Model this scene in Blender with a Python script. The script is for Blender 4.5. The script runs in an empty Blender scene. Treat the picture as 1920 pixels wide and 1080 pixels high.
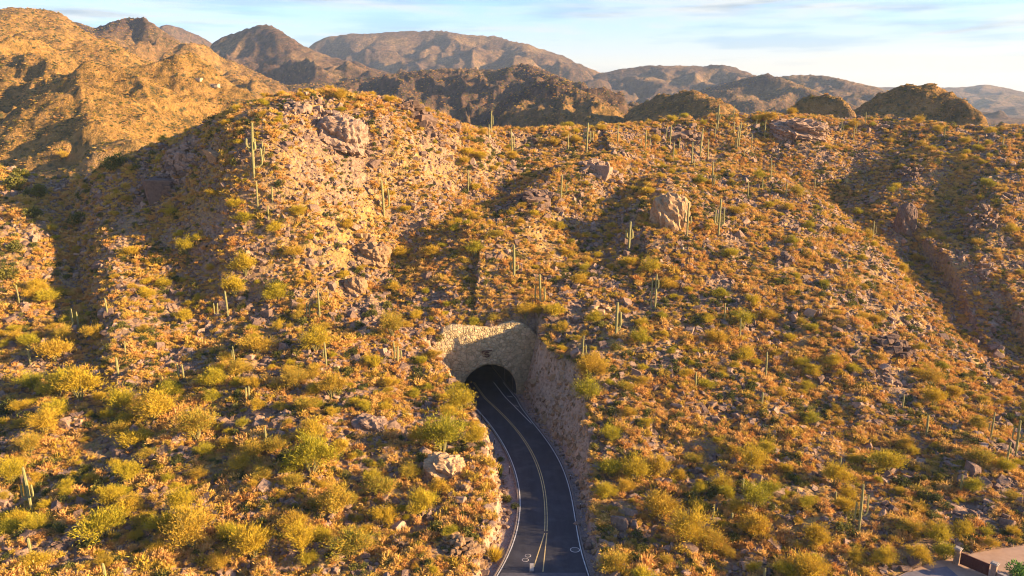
import bpy, math, random
import numpy as np
from mathutils import Vector, Matrix
random.seed(7); rng = np.random.default_rng(7)
sc = bpy.context.scene; C = sc.collection
PI = math.pi; R = math.radians

# ------------------------------------------------------------------ camera, sky, sun, exposure
FPX = 1400.0; PITCH = R(13.8); HC = 63.6            # focal length in photo pixels (1920 wide), tilt, height
SP, CP = math.sin(PITCH), math.cos(PITCH)
cd = bpy.data.cameras.new('camera'); cam = bpy.data.objects.new('camera', cd); C.objects.link(cam)
cam.location = (0, 0, HC); cam.rotation_euler = (PI/2 - PITCH, 0, 0)
cd.sensor_width = 36; cd.lens = FPX/1920*36; cd.clip_start = 1; cd.clip_end = 60000
sc.camera = cam
SUN_EL = R(15.5); SUN_AZ = R(100)                      # azimuth measured clockwise from +Y (the view direction)
sundir = Vector((math.sin(SUN_AZ)*math.cos(SUN_EL), math.cos(SUN_AZ)*math.cos(SUN_EL), math.sin(SUN_EL)))
sl = bpy.data.lights.new('sun', 'SUN'); sl.energy = 5.0; sl.angle = R(0.5); sl.color = (1.0, 0.71, 0.38)
so = bpy.data.objects.new('sun', sl); C.objects.link(so); so.location = (300, -100, 300)
so.rotation_euler = sundir.to_track_quat('Z', 'Y').to_euler()
sc.view_settings.view_transform = 'Standard'; sc.view_settings.look = 'None'
sc.cycles.filter_width = 1.1; sc.view_settings.gamma = 1; sc.view_settings.exposure = 2.12

HAZE = 0.00006
def N(nt, t, **kw):
    n = nt.nodes.new(t)
    for k, v in kw.items():
        if k in n.inputs.keys(): n.inputs[k].default_value = v
        else: setattr(n, k, v)
    return n
w = bpy.data.worlds.new('World'); sc.world = w; w.use_nodes = True; nt = w.node_tree; nt.nodes.clear()
L = nt.links.new
sky = N(nt, 'ShaderNodeTexSky', sky_type='NISHITA', sun_disc=False, sun_elevation=SUN_EL, sun_rotation=SUN_AZ,
        air_density=1.0, dust_density=.8, ozone_density=2.5)
tc = N(nt, 'ShaderNodeTexCoord'); sep = N(nt, 'ShaderNodeSeparateXYZ'); L(tc.outputs['Generated'], sep.inputs[0])
mp = N(nt, 'ShaderNodeMapping'); mp.inputs['Scale'].default_value = (1.6, 1.6, 17); mp.inputs['Rotation'].default_value = (0.03, 0.02, 0)
L(tc.outputs['Generated'], mp.inputs[0])
n1 = N(nt, 'ShaderNodeTexNoise', Scale=2.3, Detail=7.0, Roughness=0.55, Distortion=0.5); L(mp.outputs[0], n1.inputs['Vector'])
r1 = N(nt, 'ShaderNodeMapRange'); r1.inputs['From Min'].default_value = 0.31; r1.inputs['From Max'].default_value = 0.60
L(n1.outputs['Fac'], r1.inputs['Value'])
hz = N(nt, 'ShaderNodeMapRange'); hz.inputs['From Min'].default_value = 0.15; hz.inputs['From Max'].default_value = 0.045
L(sep.outputs['Z'], hz.inputs['Value'])             # veil of high cloud thickens toward the horizon
mx = N(nt, 'ShaderNodeMath', operation='MAXIMUM'); L(r1.outputs[0], mx.inputs[0]); L(hz.outputs[0], mx.inputs[1])
up = N(nt, 'ShaderNodeMapRange'); up.inputs['From Min'].default_value = .16; up.inputs['From Max'].default_value = .42; up.inputs['To Min'].default_value = .9; up.inputs['To Max'].default_value = .12
L(sep.outputs['Z'], up.inputs['Value'])
mu = N(nt, 'ShaderNodeMath', operation='MULTIPLY'); L(mx.outputs[0], mu.inputs[0]); L(up.outputs[0], mu.inputs[1])
hg = N(nt, 'ShaderNodeMapRange'); hg.inputs['From Min'].default_value = 0.0; hg.inputs['From Max'].default_value = 0.09
L(sep.outputs['Z'], hg.inputs['Value'])
cw = N(nt, 'ShaderNodeMixRGB'); cw.inputs[1].default_value = (4.0, 3.2, 2.35, 1); cw.inputs[2].default_value = (3.15, 3.25, 3.1, 1)
L(hg.outputs[0], cw.inputs[0])
n2 = N(nt, 'ShaderNodeTexNoise', Scale=3.6, Detail=5.0, Roughness=0.5); L(mp.outputs[0], n2.inputs['Vector'])
r2 = N(nt, 'ShaderNodeMapRange'); r2.inputs['From Min'].default_value = 0.47; r2.inputs['From Max'].default_value = 0.60; r2.inputs['To Max'].default_value = 0.8
L(n2.outputs['Fac'], r2.inputs['Value'])
gm = N(nt, 'ShaderNodeMath', operation='MULTIPLY'); L(r2.outputs[0], gm.inputs[0]); L(hg.outputs[0], gm.inputs[1])
cg = N(nt, 'ShaderNodeMixRGB'); cg.inputs[2].default_value = (1.5, 1.85, 2.1, 1); L(gm.outputs[0], cg.inputs[0]); L(cw.outputs[0], cg.inputs[1])
bl = N(nt, 'ShaderNodeMixRGB'); bl.blend_type = 'MULTIPLY'; bl.inputs[0].default_value = 1; bl.inputs[2].default_value = (.72, .98, 1.42, 1)
L(sky.outputs[0], bl.inputs[1])
mix = N(nt, 'ShaderNodeMixRGB'); L(mu.outputs[0], mix.inputs[0]); L(bl.outputs[0], mix.inputs[1]); L(cg.outputs[0], mix.inputs[2])
bg = N(nt, 'ShaderNodeBackground', Strength=0.064); L(mix.outputs[0], bg.inputs[0])
wo = N(nt, 'ShaderNodeOutputWorld'); L(bg.outputs[0], wo.inputs[0])

# ------------------------------------------------------------------ projection helpers
def ray(px, py):
    u = (px-960)/FPX; v = (py-540)/FPX
    return np.array([u, CP - v*SP, -SP - v*CP])
def P3(px, py, z):
    d = ray(px, py)*z
    return (d[0], d[1], d[2]+HC)
def proj(x, y, z):
    dz = z-HC; zc = y*CP - dz*SP
    return 960+FPX*x/zc, 540+FPX*(-dz*CP - y*SP)/zc, zc

# ------------------------------------------------------------------ numpy noise
_perm = np.random.default_rng(3).permutation(256); _perm = np.concatenate([_perm, _perm])
_ga = np.random.default_rng(4).uniform(0, 2*PI, 256); _gx, _gy = np.cos(_ga), np.sin(_ga)
def perlin(x, y):
    xi = np.floor(x).astype(int); yi = np.floor(y).astype(int); xf = x-xi; yf = y-yi; xi &= 255; yi &= 255
    u = xf*xf*xf*(xf*(xf*6-15)+10); v = yf*yf*yf*(yf*(yf*6-15)+10)
    def g(ix, iy, fx, fy):
        h = _perm[_perm[ix & 255]+(iy & 255)]; return _gx[h]*fx+_gy[h]*fy
    a = g(xi, yi, xf, yf); b = g(xi+1, yi, xf-1, yf); c = g(xi, yi+1, xf, yf-1); d = g(xi+1, yi+1, xf-1, yf-1)
    return (a+(b-a)*u)*(1-v)+(c+(d-c)*u)*v
def fbm(x, y, o=4, g=.5):
    s = 0; a = 1.0
    for i in range(o): s = s+a*perlin(x+17.3*i, y-9.1*i); x = x*2.03; y = y*2.03; a *= g
    return s
def ridged(x, y, o=4, g=.5):
    s = 0; a = 1.0
    for i in range(o): s = s+a*(0.5-np.abs(perlin(x+31.7*i, y+5.3*i))*1.6); x = x*2.05; y = y*2.05; a *= g
    return s
def smooth(t): t = np.clip(t, 0, 1); return t*t*(3-2*t)

# ------------------------------------------------------------------ road lines, from the surface it lies on
YP = 157.3                                          # distance of the tunnel mouth
def road_z(Y): return np.where(Y > YP, 0.0, (YP-Y)*0.063)
def on_road(px, py):
    d = ray(px, py); t = -HC/d[2]
    for _ in range(12): t = (float(road_z(np.array(t*d[1])))-HC)/d[2]
    return (t*d[0], t*d[1])
def resample(pts, n=140, y0=20, y1=230, ext=None):
    p = np.array([on_road(*q) for q in pts]); p = p[np.argsort(p[:, 1])]
    c = np.polyfit(p[:, 1], p[:, 0], 4)
    ys = np.linspace(p[0, 1], p[-1, 1], n); return np.c_[np.polyval(c, ys), ys]
yellow_px = [(895,732),(920,757),(945,780),(967,802),(985,830),(1000,857),(1012,885),(1020,915),(1024,950),(1023,985),(1021,1035),(1018,1072)]
left_px = [(887,760),(910,785),(933,815),(950,847),(965,877),(972,910),(975,950),(971,985),(960,1025),(945,1057),(935,1075)]
right_px = [(967,746),(977,760),(992,785),(1010,807),(1025,827),(1035,840),(1052,870),(1064,900),(1071,935),(1077,970),(1085,1010),(1096,1055)]
inner_px = [(927,722),(950,746),(972,770),(997,795)]
Yl = np.linspace(20, 157, 300)
def fitx(pts, deg=4):
    p = np.array([on_road(*q) for q in pts]); p = p[np.argsort(p[:, 1])]
    c = np.polyfit(p[:, 1], p[:, 0], deg); lo, hi = p[0, 1], p[-1, 1]
    d = np.polyder(c)
    def f(Y):
        Y = np.asarray(Y, float); Yc = np.clip(Y, lo, hi)
        return np.polyval(c, Yc)+np.polyval(d, Yc)*(Y-Yc)
    return f
fy, fl, fr = fitx(yellow_px), fitx(left_px), fitx(right_px)
HEAD = -0.30                                        # dx/dy of the road where it enters the tunnel
XB = -5.1                                           # centre of the bore at the mouth
def bore_x(Y): return XB+(Y-YP)*HEAD
def inside(f, Y):                                   # lines run parallel to the bore beyond the mouth
    Y = np.asarray(Y, float); return np.where(Y > YP-2, f(YP-2)+(Y-YP+2)*HEAD, f(Y))
# ------------------------------------------------------------------ terrain
ctrl = [  # pixel x, pixel y, distance: points on the natural slope
 (-250,1080,92),(0,1080,92),(0,960,108),(0,800,132),(0,700,150),(0,600,170),(0,540,182),(0,450,205),(-200,560,178),(-250,800,135),
 (60,380,225),(0,330,250),(100,330,245),(-200,330,260),(-250,450,205),
 (200,700,148),(200,850,124),(200,1000,102),(200,560,176),(190,450,196),(190,335,216),(300,280,215),(300,400,194),(300,500,182),
 (400,240,215),(400,320,192),(400,420,182),(400,560,172),(400,700,146),(400,850,121),(400,1000,101),
 (500,190,214),(500,260,190),(500,340,178),(500,450,176),(620,170,212),(620,230,196),(620,300,186),(600,400,181),(600,520,172),(600,650,153),(600,800,128),(600,950,108),(600,1080,93),
 (740,185,216),(740,260,198),(740,330,196),(740,430,190),(740,530,176),(740,640,158),(740,760,139),(740,900,117),(740,1040,98),
 (870,237,228),(850,290,216),(860,360,208),(850,450,191),(850,560,173),(820,625,164),
 (940,243,258),(960,290,236),(960,360,214),(960,430,200),(960,520,182),(960,600,167),
 (1100,238,270),(1100,290,246),(1100,360,216),(1100,450,194),(1100,540,176),(1060,620,161),(1060,690,150),
 (1250,228,285),(1250,290,250),(1240,370,213),(1250,450,193),(1250,560,172),(1250,660,153),(1200,760,138),(1110,790,133),(1115,900,118),(1112,1000,105),(1300,850,128),(1300,960,111),(1300,1080,96),
 (1340,218,300),(1380,310,244),(1400,360,220),(1400,450,194),(1400,560,172),(1400,680,152),(1450,800,135),(1500,900,120),(1500,1000,106),
 (1500,352,232),(1600,402,222),(1600,500,190),(1600,620,164),(1600,760,140),(1640,900,119),(1700,1060,99),
 (1720,560,195),(1730,660,166),(1740,760,145),(1800,850,129),(1850,690,168),(1900,780,147),(1920,720,164),(1900,900,120),(1850,1050,100),(2050,1050,100),(2100,850,130),
 (1480,330,262),(1560,300,284),(1500,250,308),(1450,222,315),(1620,370,268),(1700,330,292),(1700,262,325),(1600,232,325),(1800,245,340),
 (1760,480,238),(1800,400,262),(1850,330,290),(1900,260,335),(1920,238,350),(1880,560,214),(1920,620,198),(1920,450,240),(2050,300,300),(2050,600,200),(2050,730,165),(2100,240,360),
 (875,750,148),(922,855,124),(905,960,110),(860,1030,101),(800,1075,95)]
cp = np.array([P3(*c) for c in ctrl])
extra = np.array([(-60,50,8),(0,45,5),(60,50,4),(120,60,3),(-120,60,12),(-120,20,12),(120,20,3),(0,10,3.),(230,150,6),(300,260,12)])
_cr = [(-300,325,262),(-100,325,256),(0,325,252),(100,335,248),(190,335,216),(300,280,216),(400,240,216),(510,188,216),(620,172,216),(760,190,220),(870,237,232),(930,243,262),(1100,238,276),(1250,226,292),(1340,218,304),(1560,225,326),(1750,235,342),(1920,238,352),(2200,240,370)]
back = np.array([np.array(P3(c, r_, d+o_))-[0, 0, 4+o_*.30] for c, r_, d in _cr for o_ in (30, 75, 130)])
cp = np.vstack([cp, extra, back])
def tps(cp, lam=6.0):
    S = 100.0; A = cp[:, :2]/S; n = len(A)
    def phi(d2): return 0.5*d2*np.log(d2+1e-12)
    K = phi(((A[:, None]-A[None])**2).sum(-1))+lam*1e-4*np.eye(n)
    Pm = np.c_[np.ones(n), A]; M = np.block([[K, Pm], [Pm.T, np.zeros((3, 3))]])
    wt = np.linalg.solve(M, np.r_[cp[:, 2], 0, 0, 0])
    def f(x, y):
        x = x/S; y = y/S; o = wt[n]+wt[n+1]*x+wt[n+2]*y
        for i in range(n): o = o+wt[i]*phi((x-A[i, 0])**2+(y-A[i, 1])**2)
        return o
    return f
near_f = tps(cp)
def interp_px(lst, az):                             # value given at photo columns -> at azimuth
    a = np.array([math.atan2((p[0]-960)/FPX, CP) for p in lst]); return [np.interp(az, a, [p[k] for p in lst]) for k in range(1, len(lst[0]))]
crest_px = [(-300,262),(0,252),(150,245),(190,216),(400,216),(620,216),(760,220),(870,232),(930,262),(1100,276),(1340,304),(1560,326),(1920,352),(2200,370)]
ranges = [  # (column, skyline row, distance), front width, back width, spur scale, p
 ([(-700,0,1300),(-300,25,1300),(0,18,1250),(45,22,1240),(80,20,1220),(105,17,1210),(150,22,1190),(185,28,1170),(200,44,1140),(250,80,1080),(320,112,1000),(400,142,880),(460,165,760),(505,188,680),(560,225,640),(620,262,620)],760,500,1.0,1.35),
 ([(-400,150,820),(0,120,780),(40,110,770),(90,105,760),(125,100,740),(150,112,720),(200,150,690),(260,190,660),(330,232,620)],330,200,.8,1.0),
 ([(-150,90,1600),(60,50,1600),(190,38,1600),(245,55,1580),(270,42,1560),(290,38,1550),(325,36,1540),(345,52,1500),(380,78,1450),(430,100,1380),(480,118,1300),(560,160,1200),(640,220,1150)],700,400,1.0,1.0),
 ([(300,80,3000),(350,48,3000),(372,46,3000),(400,58,3000),(435,76,3000),(520,130,3000)],900,600,1,1),
 ([(400,120,2100),(435,84,2100),(460,68,2100),(490,58,2080),(515,50,2060),(530,46,2050),(550,50,2030),(570,66,2000),(600,88,1950),(650,108,1900),(720,130,1800),(800,150,1700),(900,190,1600)],900,500,1,1.05),
 ([(560,140,3300),(605,88,3300),(640,68,3300),(680,64,3280),(700,63,3260),(780,58,3240),(825,56,3200),(850,58,3150),(890,66,3150),(930,66,3100),(960,76,3050),(990,82,3000),(1005,90,3000),(1050,104,2950),(1085,125,2900),(1115,136,2850),(1180,170,2800),(1260,200,2800)],1300,800,1,1.1),
 ([(400,190,1300),(480,165,1300),(560,158,1280),(640,156,1250),(720,145,1250),(780,134,1230),(850,128,1210),(930,130,1180),(985,118,1150),(1030,136,1100),(1080,160,1050),(1130,180,1000),(1180,205,950),(1260,235,930)],420,300,1.0,1.0),
 ([(880,235,800),(940,190,790),(1000,158,780),(1030,148,770),(1060,158,760),(1110,185,730),(1170,222,690),(1230,250,660)],260,160,.8,1.0),
 ([(1020,150,2700),(1115,136,2700),(1150,128,2700),(1200,122,2700),(1260,123,2700),(1300,124,2680),(1320,120,2660),(1350,126,2600),(1390,142,2550),(1460,165,2500),(1560,190,2500)],1000,700,1,1.1),
 ([(1240,195,1700),(1290,170,1700),(1350,152,1700),(1405,138,1680),(1440,148,1650),(1500,172,1600),(1560,205,1550),(1640,225,1500)],600,300,1,1.0),
 ([(1360,165,2300),(1430,142,2300),(1480,140,2300),(1520,144,2280),(1560,155,2250),(1600,163,2200),(1680,195,2150),(1760,222,2100)],800,500,1,1.0),
 ([(1120,240,640),(1170,208,640),(1220,181,630),(1280,172,620),(1320,188,610),(1370,214,590),(1430,240,580)],190,120,.7,.9),
 ([(1415,235,450),(1440,215,450),(1470,188,448),(1495,179,446),(1525,181,444),(1550,196,440),(1570,216,438),(1600,236,436)],70,60,.4,.6),
 ([(1520,232,560),(1565,205,560),(1600,184,555),(1640,166,550),(1700,163,545),(1740,174,540),(1765,196,530),(1800,224,520),(1850,245,510)],150,110,.6,.8),
 ([(1500,175,4600),(1580,163,4600),(1700,164,4600),(1760,163,4600),(1790,158,4600),(1830,165,4600),(1870,175,4600),(1920,180,4600),(2100,185,4600),(2400,180,4600)],1500,900,1,1.2),
]
FLOOR = 20.0
_ta = np.linspace(R(-60), R(62), 2400)
def _blur(v, deg):
    k = np.exp(-.5*(np.arange(-400, 401)*(_ta[1]-_ta[0])/R(deg))**2); k /= k.sum()
    return np.convolve(np.pad(v, 400, 'edge'), k, 'valid')
def far_f(az, r, x, y):
    base = FLOOR+fbm(x/420, y/420, 4)*9+ridged(x/150, y/150, 3, .4)*6*smooth((r-380)/400)+np.clip((r-350)/5000, 0, 1)*6
    h = base.copy(); wx = fbm(x/170+9, y/170, 3)*60; wy = fbm(x/170, y/170+9, 3)*60
    for i, (lst, wf, wb, ss, p) in enumerate(ranges):
        if i: wf, wb = wf*.68, wb*.68
        cols = np.array([c[0] for c in lst]); a = np.arctan2((cols-960)/FPX, CP)
        D = np.array([c[2] for c in lst], float); el = []
        for (cx, cy, d) in lst:
            q = ray(cx, cy); el.append(HC+d*q[2]/math.hypot(q[0], q[1]))
        el = np.array(el)
        e0 = np.interp(_ta, a, el, left=FLOOR, right=FLOOR)*1.0
        ed = smooth((_ta-a[0])/(a[1]-a[0]))*smooth((a[-1]-_ta)/(a[-1]-a[-2])); e0 = FLOOR+(e0-FLOOR)*ed
        e0 = _blur(e0, .22); e1 = _blur(e0, 3.0)
        Di = np.interp(az+fbm(x/260+i, y/260, 2)*.03, a, D)
        wfe = np.minimum(wf, np.maximum(Di-365, 60)); s = 0.15*np.clip(wf, 250, 1200)
        dr = r-Di; t0 = np.where(dr < 0, -dr/wfe, dr/wb)
        azw = az+fbm(x/(s*1.5)+3*i, y/(s*1.5), 3)*.13*smooth(t0*2.5)
        k = smooth(t0*4)
        ei = np.interp(az, _ta, e0)*(1-k)+np.interp(azw, _ta, e1)*k
        spur = ridged((x+wx)/(s*1.9)+i*7.7, (y+wy)/(s*1.9)-i*3.1, 3, .45)-.1
        t = t0*(1-.42*np.clip(spur, -.8, .9)*smooth(t0*3))
        P = np.clip(1-t, 0, 1)**p; P = np.where(P < .2, P*P*2.5+P*.5, P)
        H = np.maximum(ei-base, 0)*smooth((r-362)/70)
        det = ridged((x+wx)/(s*.6)+i, (y+wy)/(s*.6), 4, .42)-.15
        hh = base+H*P+np.minimum(H, 110)*smooth(t0*5+.10)*P**.6*(.22*(spur-.1)+.06*det)*1.0+np.minimum(H, 90)*.035*fbm(x/(s*.22), y/(s*.22), 3, .6)*P**.5*(Di > 600)
        h = np.where(H > .5, np.maximum(h, hh), h)
    return h+(ridged(x/24, y/24, 4, .5)*3.2+fbm(x/6, y/6, 2)*.8)*smooth((r-380)/60)*smooth((1000-r)/300)*np.clip((h-base)/12, 0, 1)
# spurs and gullies on the near hill: (pixel points on the base slope with distance, height, width left, width right)
feat = [
 ([(1150,300,236),(1090,340,222),(1030,380,210),(960,430,200),(900,470,190)], 5.0, 9, 18),
 ([(1260,350,220),(1230,390,208),(1200,440,196)], 4.0, 8, 12),
 ([(900,285,226),(840,340,208),(790,400,196),(740,450,188),(700,520,176)], -3.0, 16, 13),
 ([(1200,330,226),(1150,400,205),(1100,460,192)], -3.0, 12, 10),
 ([(640,420,180),(690,480,178),(670,560,170)], 2.5, 8, 9),
 ([(330,290,204),(390,330,190),(420,380,186),(400,450,184)], 4.0, 13, 14),
 ([(1690,250,326),(1710,330,287),(1700,400,262),(1690,470,243)], 13, 15, 32),
 ([(1860,330,285),(1850,400,258),(1850,480,238),(1850,560,215)], 9, 13, 24),
 ([(1330,285,262),(1400,325,260),(1480,375,256),(1620,440,232),(1740,540,208),(1860,660,180),(1940,720,168)], -9.0, 9, 30),
 ([(1230,228,292),(1340,216,304),(1480,216,320),(1600,224,330),(1750,232,345),(1950,236,358)], 7.0, 26, 26),
 ([(1780,420,255),(1780,500,232)], -3.5, 8, 9),
 ([(620,175,212),(560,230,200),(480,300,186),(430,350,184)], 3.0, 12, 16),
 ([(180,400,205),(260,460,192),(260,560,178)], -1.0, 18, 14),
 ([(1690,430,215),(1760,560,190),(1860,690,168)], 2.5, 7, 12),
 ([(1500,600,172),(1620,640,163),(1720,680,158)], 1.5, 8, 8),
 ([(1560,400,218),(1500,560,178),(1480,700,152)], -1.5, 12, 12),
 ([(1600,800,134),(1700,870,124)], -1.5, 10, 10),
]
def seg_dist(x, y, a, b):
    ax, ay = a; bx, by = b; dx, dy = bx-ax, by-ay; t = np.clip(((x-ax)*dx+(y-ay)*dy)/(dx*dx+dy*dy), 0, 1)
    px, py = ax+t*dx, ay+t*dy
    return np.hypot(x-px, y-py), x-px
def near_h(x, y):
    h = near_f(x, y)
    for pts, H, wl, wr in feat:
        P = [P3(*p)[:2] for p in pts]; best = np.full(x.shape, 1e9); sx = np.zeros(x.shape)
        for a, b in zip(P[:-1], P[1:]):
            d, ddx = seg_dist(x, y, a, b); m = d < best; best = np.where(m, d, best); sx = np.where(m, ddx, sx)
        ww = np.where(sx < 0, wl, wr); h = h+H*np.exp(-(best/ww)**2)
    h = h+fbm(x/26, y/26, 3)*2.1+ridged(x/11, y/11, 3)*1.0+fbm(x/3.1, y/3.1, 3, .6)*.5
    return h
VERL, VERR = 2.4, 1.7
def carve(x, y, h):
    """cut the road trench into the hill; returns height, mask of cut rock, mask of gravel"""
    rz = road_z(y); n = fbm(x/5, y/5, 4, .55)
    xl = fl(y)-VERL-1.1*smooth((y-95)/20)*smooth((130-y)/25)+n*.8; xr = fr(y)+VERR+n*.8
    nr = smooth((y-(YP-7))/7)                        # widen to the bore at the mouth
    xl = xl*(1-nr)+np.minimum(xl, XB-7.0)*nr; xr = xr*(1-nr)+np.maximum(xr, XB+7.2)*nr
    dl = xl-x; dr = x-xr; d = np.maximum(np.maximum(dl, dr), 0)
    sl_ = np.where(dl > 0, 2.1, 1.6+2.4*smooth((y-140)/12))
    rough = (ridged(x/4.5, (y+h*1.1)/4.5, 4, .6)*1.0+fbm(x/1.3, y/1.3, 3, .6)*.35)*smooth(d/2)
    wall = rz-.22+d*sl_+rough + .05*n
    front = y < YP+.7+(x-XB)*(-HEAD)*-1*0 + (x-XB)*0.30
    hh = np.where(front, np.minimum(h, wall), h)
    hh = np.where(front & (d <= 0), rz-.22+.08*n, hh)
    cut = np.where(front, np.clip((h-wall)/.8, 0, 1), 0)*(d > 0)
    gravel = np.where(front & (d <= .4), 1.0, 0)
    return hh, cut, gravel
# driveway flat in the lower right corner
def world_px(px, py, zl):
    d = ray(px, py); t = (zl-HC)/d[2]; return (t*d[0], t*d[1])
DZ = 4.6
DRV = [world_px(*q, DZ) for q in [(1640,1100),(1705,1070),(1755,1052),(1793,1045),(1830,1036),(1868,1030),(1925,1022),(2060,1010),(2200,1200),(1600,1250)]]
def poly_sd(x, y, poly):
    ins = np.zeros(x.shape, bool); d = np.full(x.shape, 1e9); n = len(poly)
    for i in range(n):
        a, b = poly[i], poly[(i+1) % n]; dd, _ = seg_dist(x, y, a, b); d = np.minimum(d, dd)
        c = ((a[1] > y) != (b[1] > y)) & (x < (b[0]-a[0])*(y-a[1])/(b[1]-a[1]+1e-9)+a[0]); ins ^= c
    return np.where(ins, -d, d)
AZ0, AZ1 = R(-48), R(56); NA = 1150
azs = np.linspace(AZ0, AZ1, NA)
r_near = np.exp(np.arange(math.log(38), math.log(420), 0.0034)); r_far = np.exp(np.arange(math.log(r_near[-1])+.006, math.log(7600), 0.0055))
NR = len(r_near); rs = np.r_[r_near, r_far]; NT = len(rs)
AZ, RR = np.meshgrid(azs, rs); X = RR*np.sin(AZ); Y = RR*np.cos(AZ)
print('terrain grid', AZ.shape)
m_near = RR < 470
hn = np.zeros_like(X); hn[m_near] = near_h(X[m_near], Y[m_near])
hf = far_f(AZ, RR, X, Y)
rc, = interp_px(crest_px, AZ)
want_px = [(-400,300),(0,304),(60,318),(130,338),(190,330),(240,305),(300,278),(400,240),(450,212),(510,190),(560,178),(620,170),(690,176),(740,184),(800,200),(870,234),(920,243),(1000,242),(1100,238),(1250,228),(1340,215),(1450,215),(1560,222),(1700,228),(1800,240),(1920,236),(2300,236)]
wa = np.array([math.atan2((p[0]-960)/FPX, CP) for p in want_px]); wt_ = []
for p in want_px:
    q = ray(p[0], p[1]); wt_.append(q[2]/math.hypot(q[0], q[1]))
wtan = np.interp(azs, wa, wt_)                      # skyline of the near ridge, as a slope
for _ in range(5):
    s = smooth((RR-rc-4)/75); hb = hn*(1-s)+hf*s
    tn = np.where((RR > rc-70) & (RR < rc+30) & m_near, (hb-HC)/RR, -9).max(0)
    dl_ = wtan-tn; kk = np.exp(-.5*(np.arange(-60, 61)/9.)**2); kk /= kk.sum(); dl_ = np.convolve(np.pad(dl_, 60, 'edge'), kk, 'valid')
    hn = hn+dl_[None, :]*RR*smooth((RR-rc+85)/75)*m_near
s = smooth((RR-rc-4)/75)
Hh = np.where(m_near, hn*(1-s)+hf*s, hf)
cut = np.zeros_like(X); grav = np.zeros_like(X)
mc = (RR < 200) & (np.abs(X) < 45)
a_, b_, c_ = carve(X[mc], Y[mc], Hh[mc]); Hh[mc] = a_; cut[mc] = b_; grav[mc] = c_
md = (RR < 150) & (X > 30)
sd = poly_sd(X[md], Y[md], DRV); k = smooth(sd/7); Hh[md] = Hh[md]*k+(DZ-.12)*(1-k)
def bil(A, x, y):
    x = np.asarray(x, float); y = np.asarray(y, float)
    a = (np.arctan2(x, y)-AZ0)/(AZ1-AZ0)*(NA-1); r = np.interp(np.hypot(x, y), rs, np.arange(NT))
    a = np.clip(a, 0, NA-1.001); r = np.clip(r, 0, NT-1.001); ia = a.astype(int); ir = r.astype(int); fa = a-ia; fr_ = r-ir
    return (A[ir, ia]*(1-fa)+A[ir, ia+1]*fa)*(1-fr_)+(A[ir+1, ia]*(1-fa)+A[ir+1, ia+1]*fa)*fr_
def ground(x, y): return float(bil(Hh, x, y))
rays = (Hh-HC)/RR                                   # tangent of elevation
vis = rays >= np.maximum.accumulate(rays, axis=0)-0.004
def hit(px, py):
    d = ray(px, py); az = math.atan2(d[0], d[1]); tan = d[2]/math.hypot(d[0], d[1])
    col = rays[:, int(round((az-AZ0)/(AZ1-AZ0)*(NA-1)))]
    idx = np.nonzero(col >= tan)[0]; i = idx[0] if len(idx) else NT-1
    if i > 0 and len(idx):
        f = (tan-col[i-1])/(col[i]-col[i-1]+1e-12); r = rs[i-1]+(rs[i]-rs[i-1])*np.clip(f, 0, 1)
    else: r = rs[i]
    x, y = r*math.sin(az), r*math.cos(az); return x, y, ground(x, y)

# ------------------------------------------------------------------ object helpers
def tag(o, label=None, cat=None, group=None, kind=None):
    if label: o['label'] = label
    if cat: o['category'] = cat
    if group: o['group'] = group
    if kind: o['kind'] = kind
    return o
def mesh_np(name, V, F, mat=None, smoothf=False, attrs=None):
    V = np.asarray(V, np.float32); me = bpy.data.meshes.new(name)
    if isinstance(F, np.ndarray):
        nf, k = F.shape; me.vertices.add(len(V)); me.vertices.foreach_set('co', V.ravel())
        me.loops.add(nf*k); me.loops.foreach_set('vertex_index', F.ravel().astype(np.int32))
        me.polygons.add(nf); me.polygons.foreach_set('loop_start', np.arange(0, nf*k, k, dtype=np.int32))
        me.update(calc_edges=True); me.validate()
    else:
        me.from_pydata([tuple(map(float, v)) for v in V], [], F)
    me.polygons.foreach_set('use_smooth', [smoothf]*len(me.polygons))
    if attrs:
        for k_, v_ in attrs.items():
            a = me.attributes.new(k_, 'FLOAT', 'POINT'); a.data.foreach_set('value', np.asarray(v_, np.float32).ravel())
    if mat: me.materials.append(mat)
    me.update(); return me
def obj(name, me, parent=None, link=True):
    o = bpy.data.objects.new(name, me)
    if link: C.objects.link(o)
    if parent: o.parent = parent
    return o
def empty(name, loc, rz=0):
    o = bpy.data.objects.new(name, None); C.objects.link(o); o.location = loc; o.rotation_euler = (0, 0, rz); o.empty_display_size = .5; return o
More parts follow.
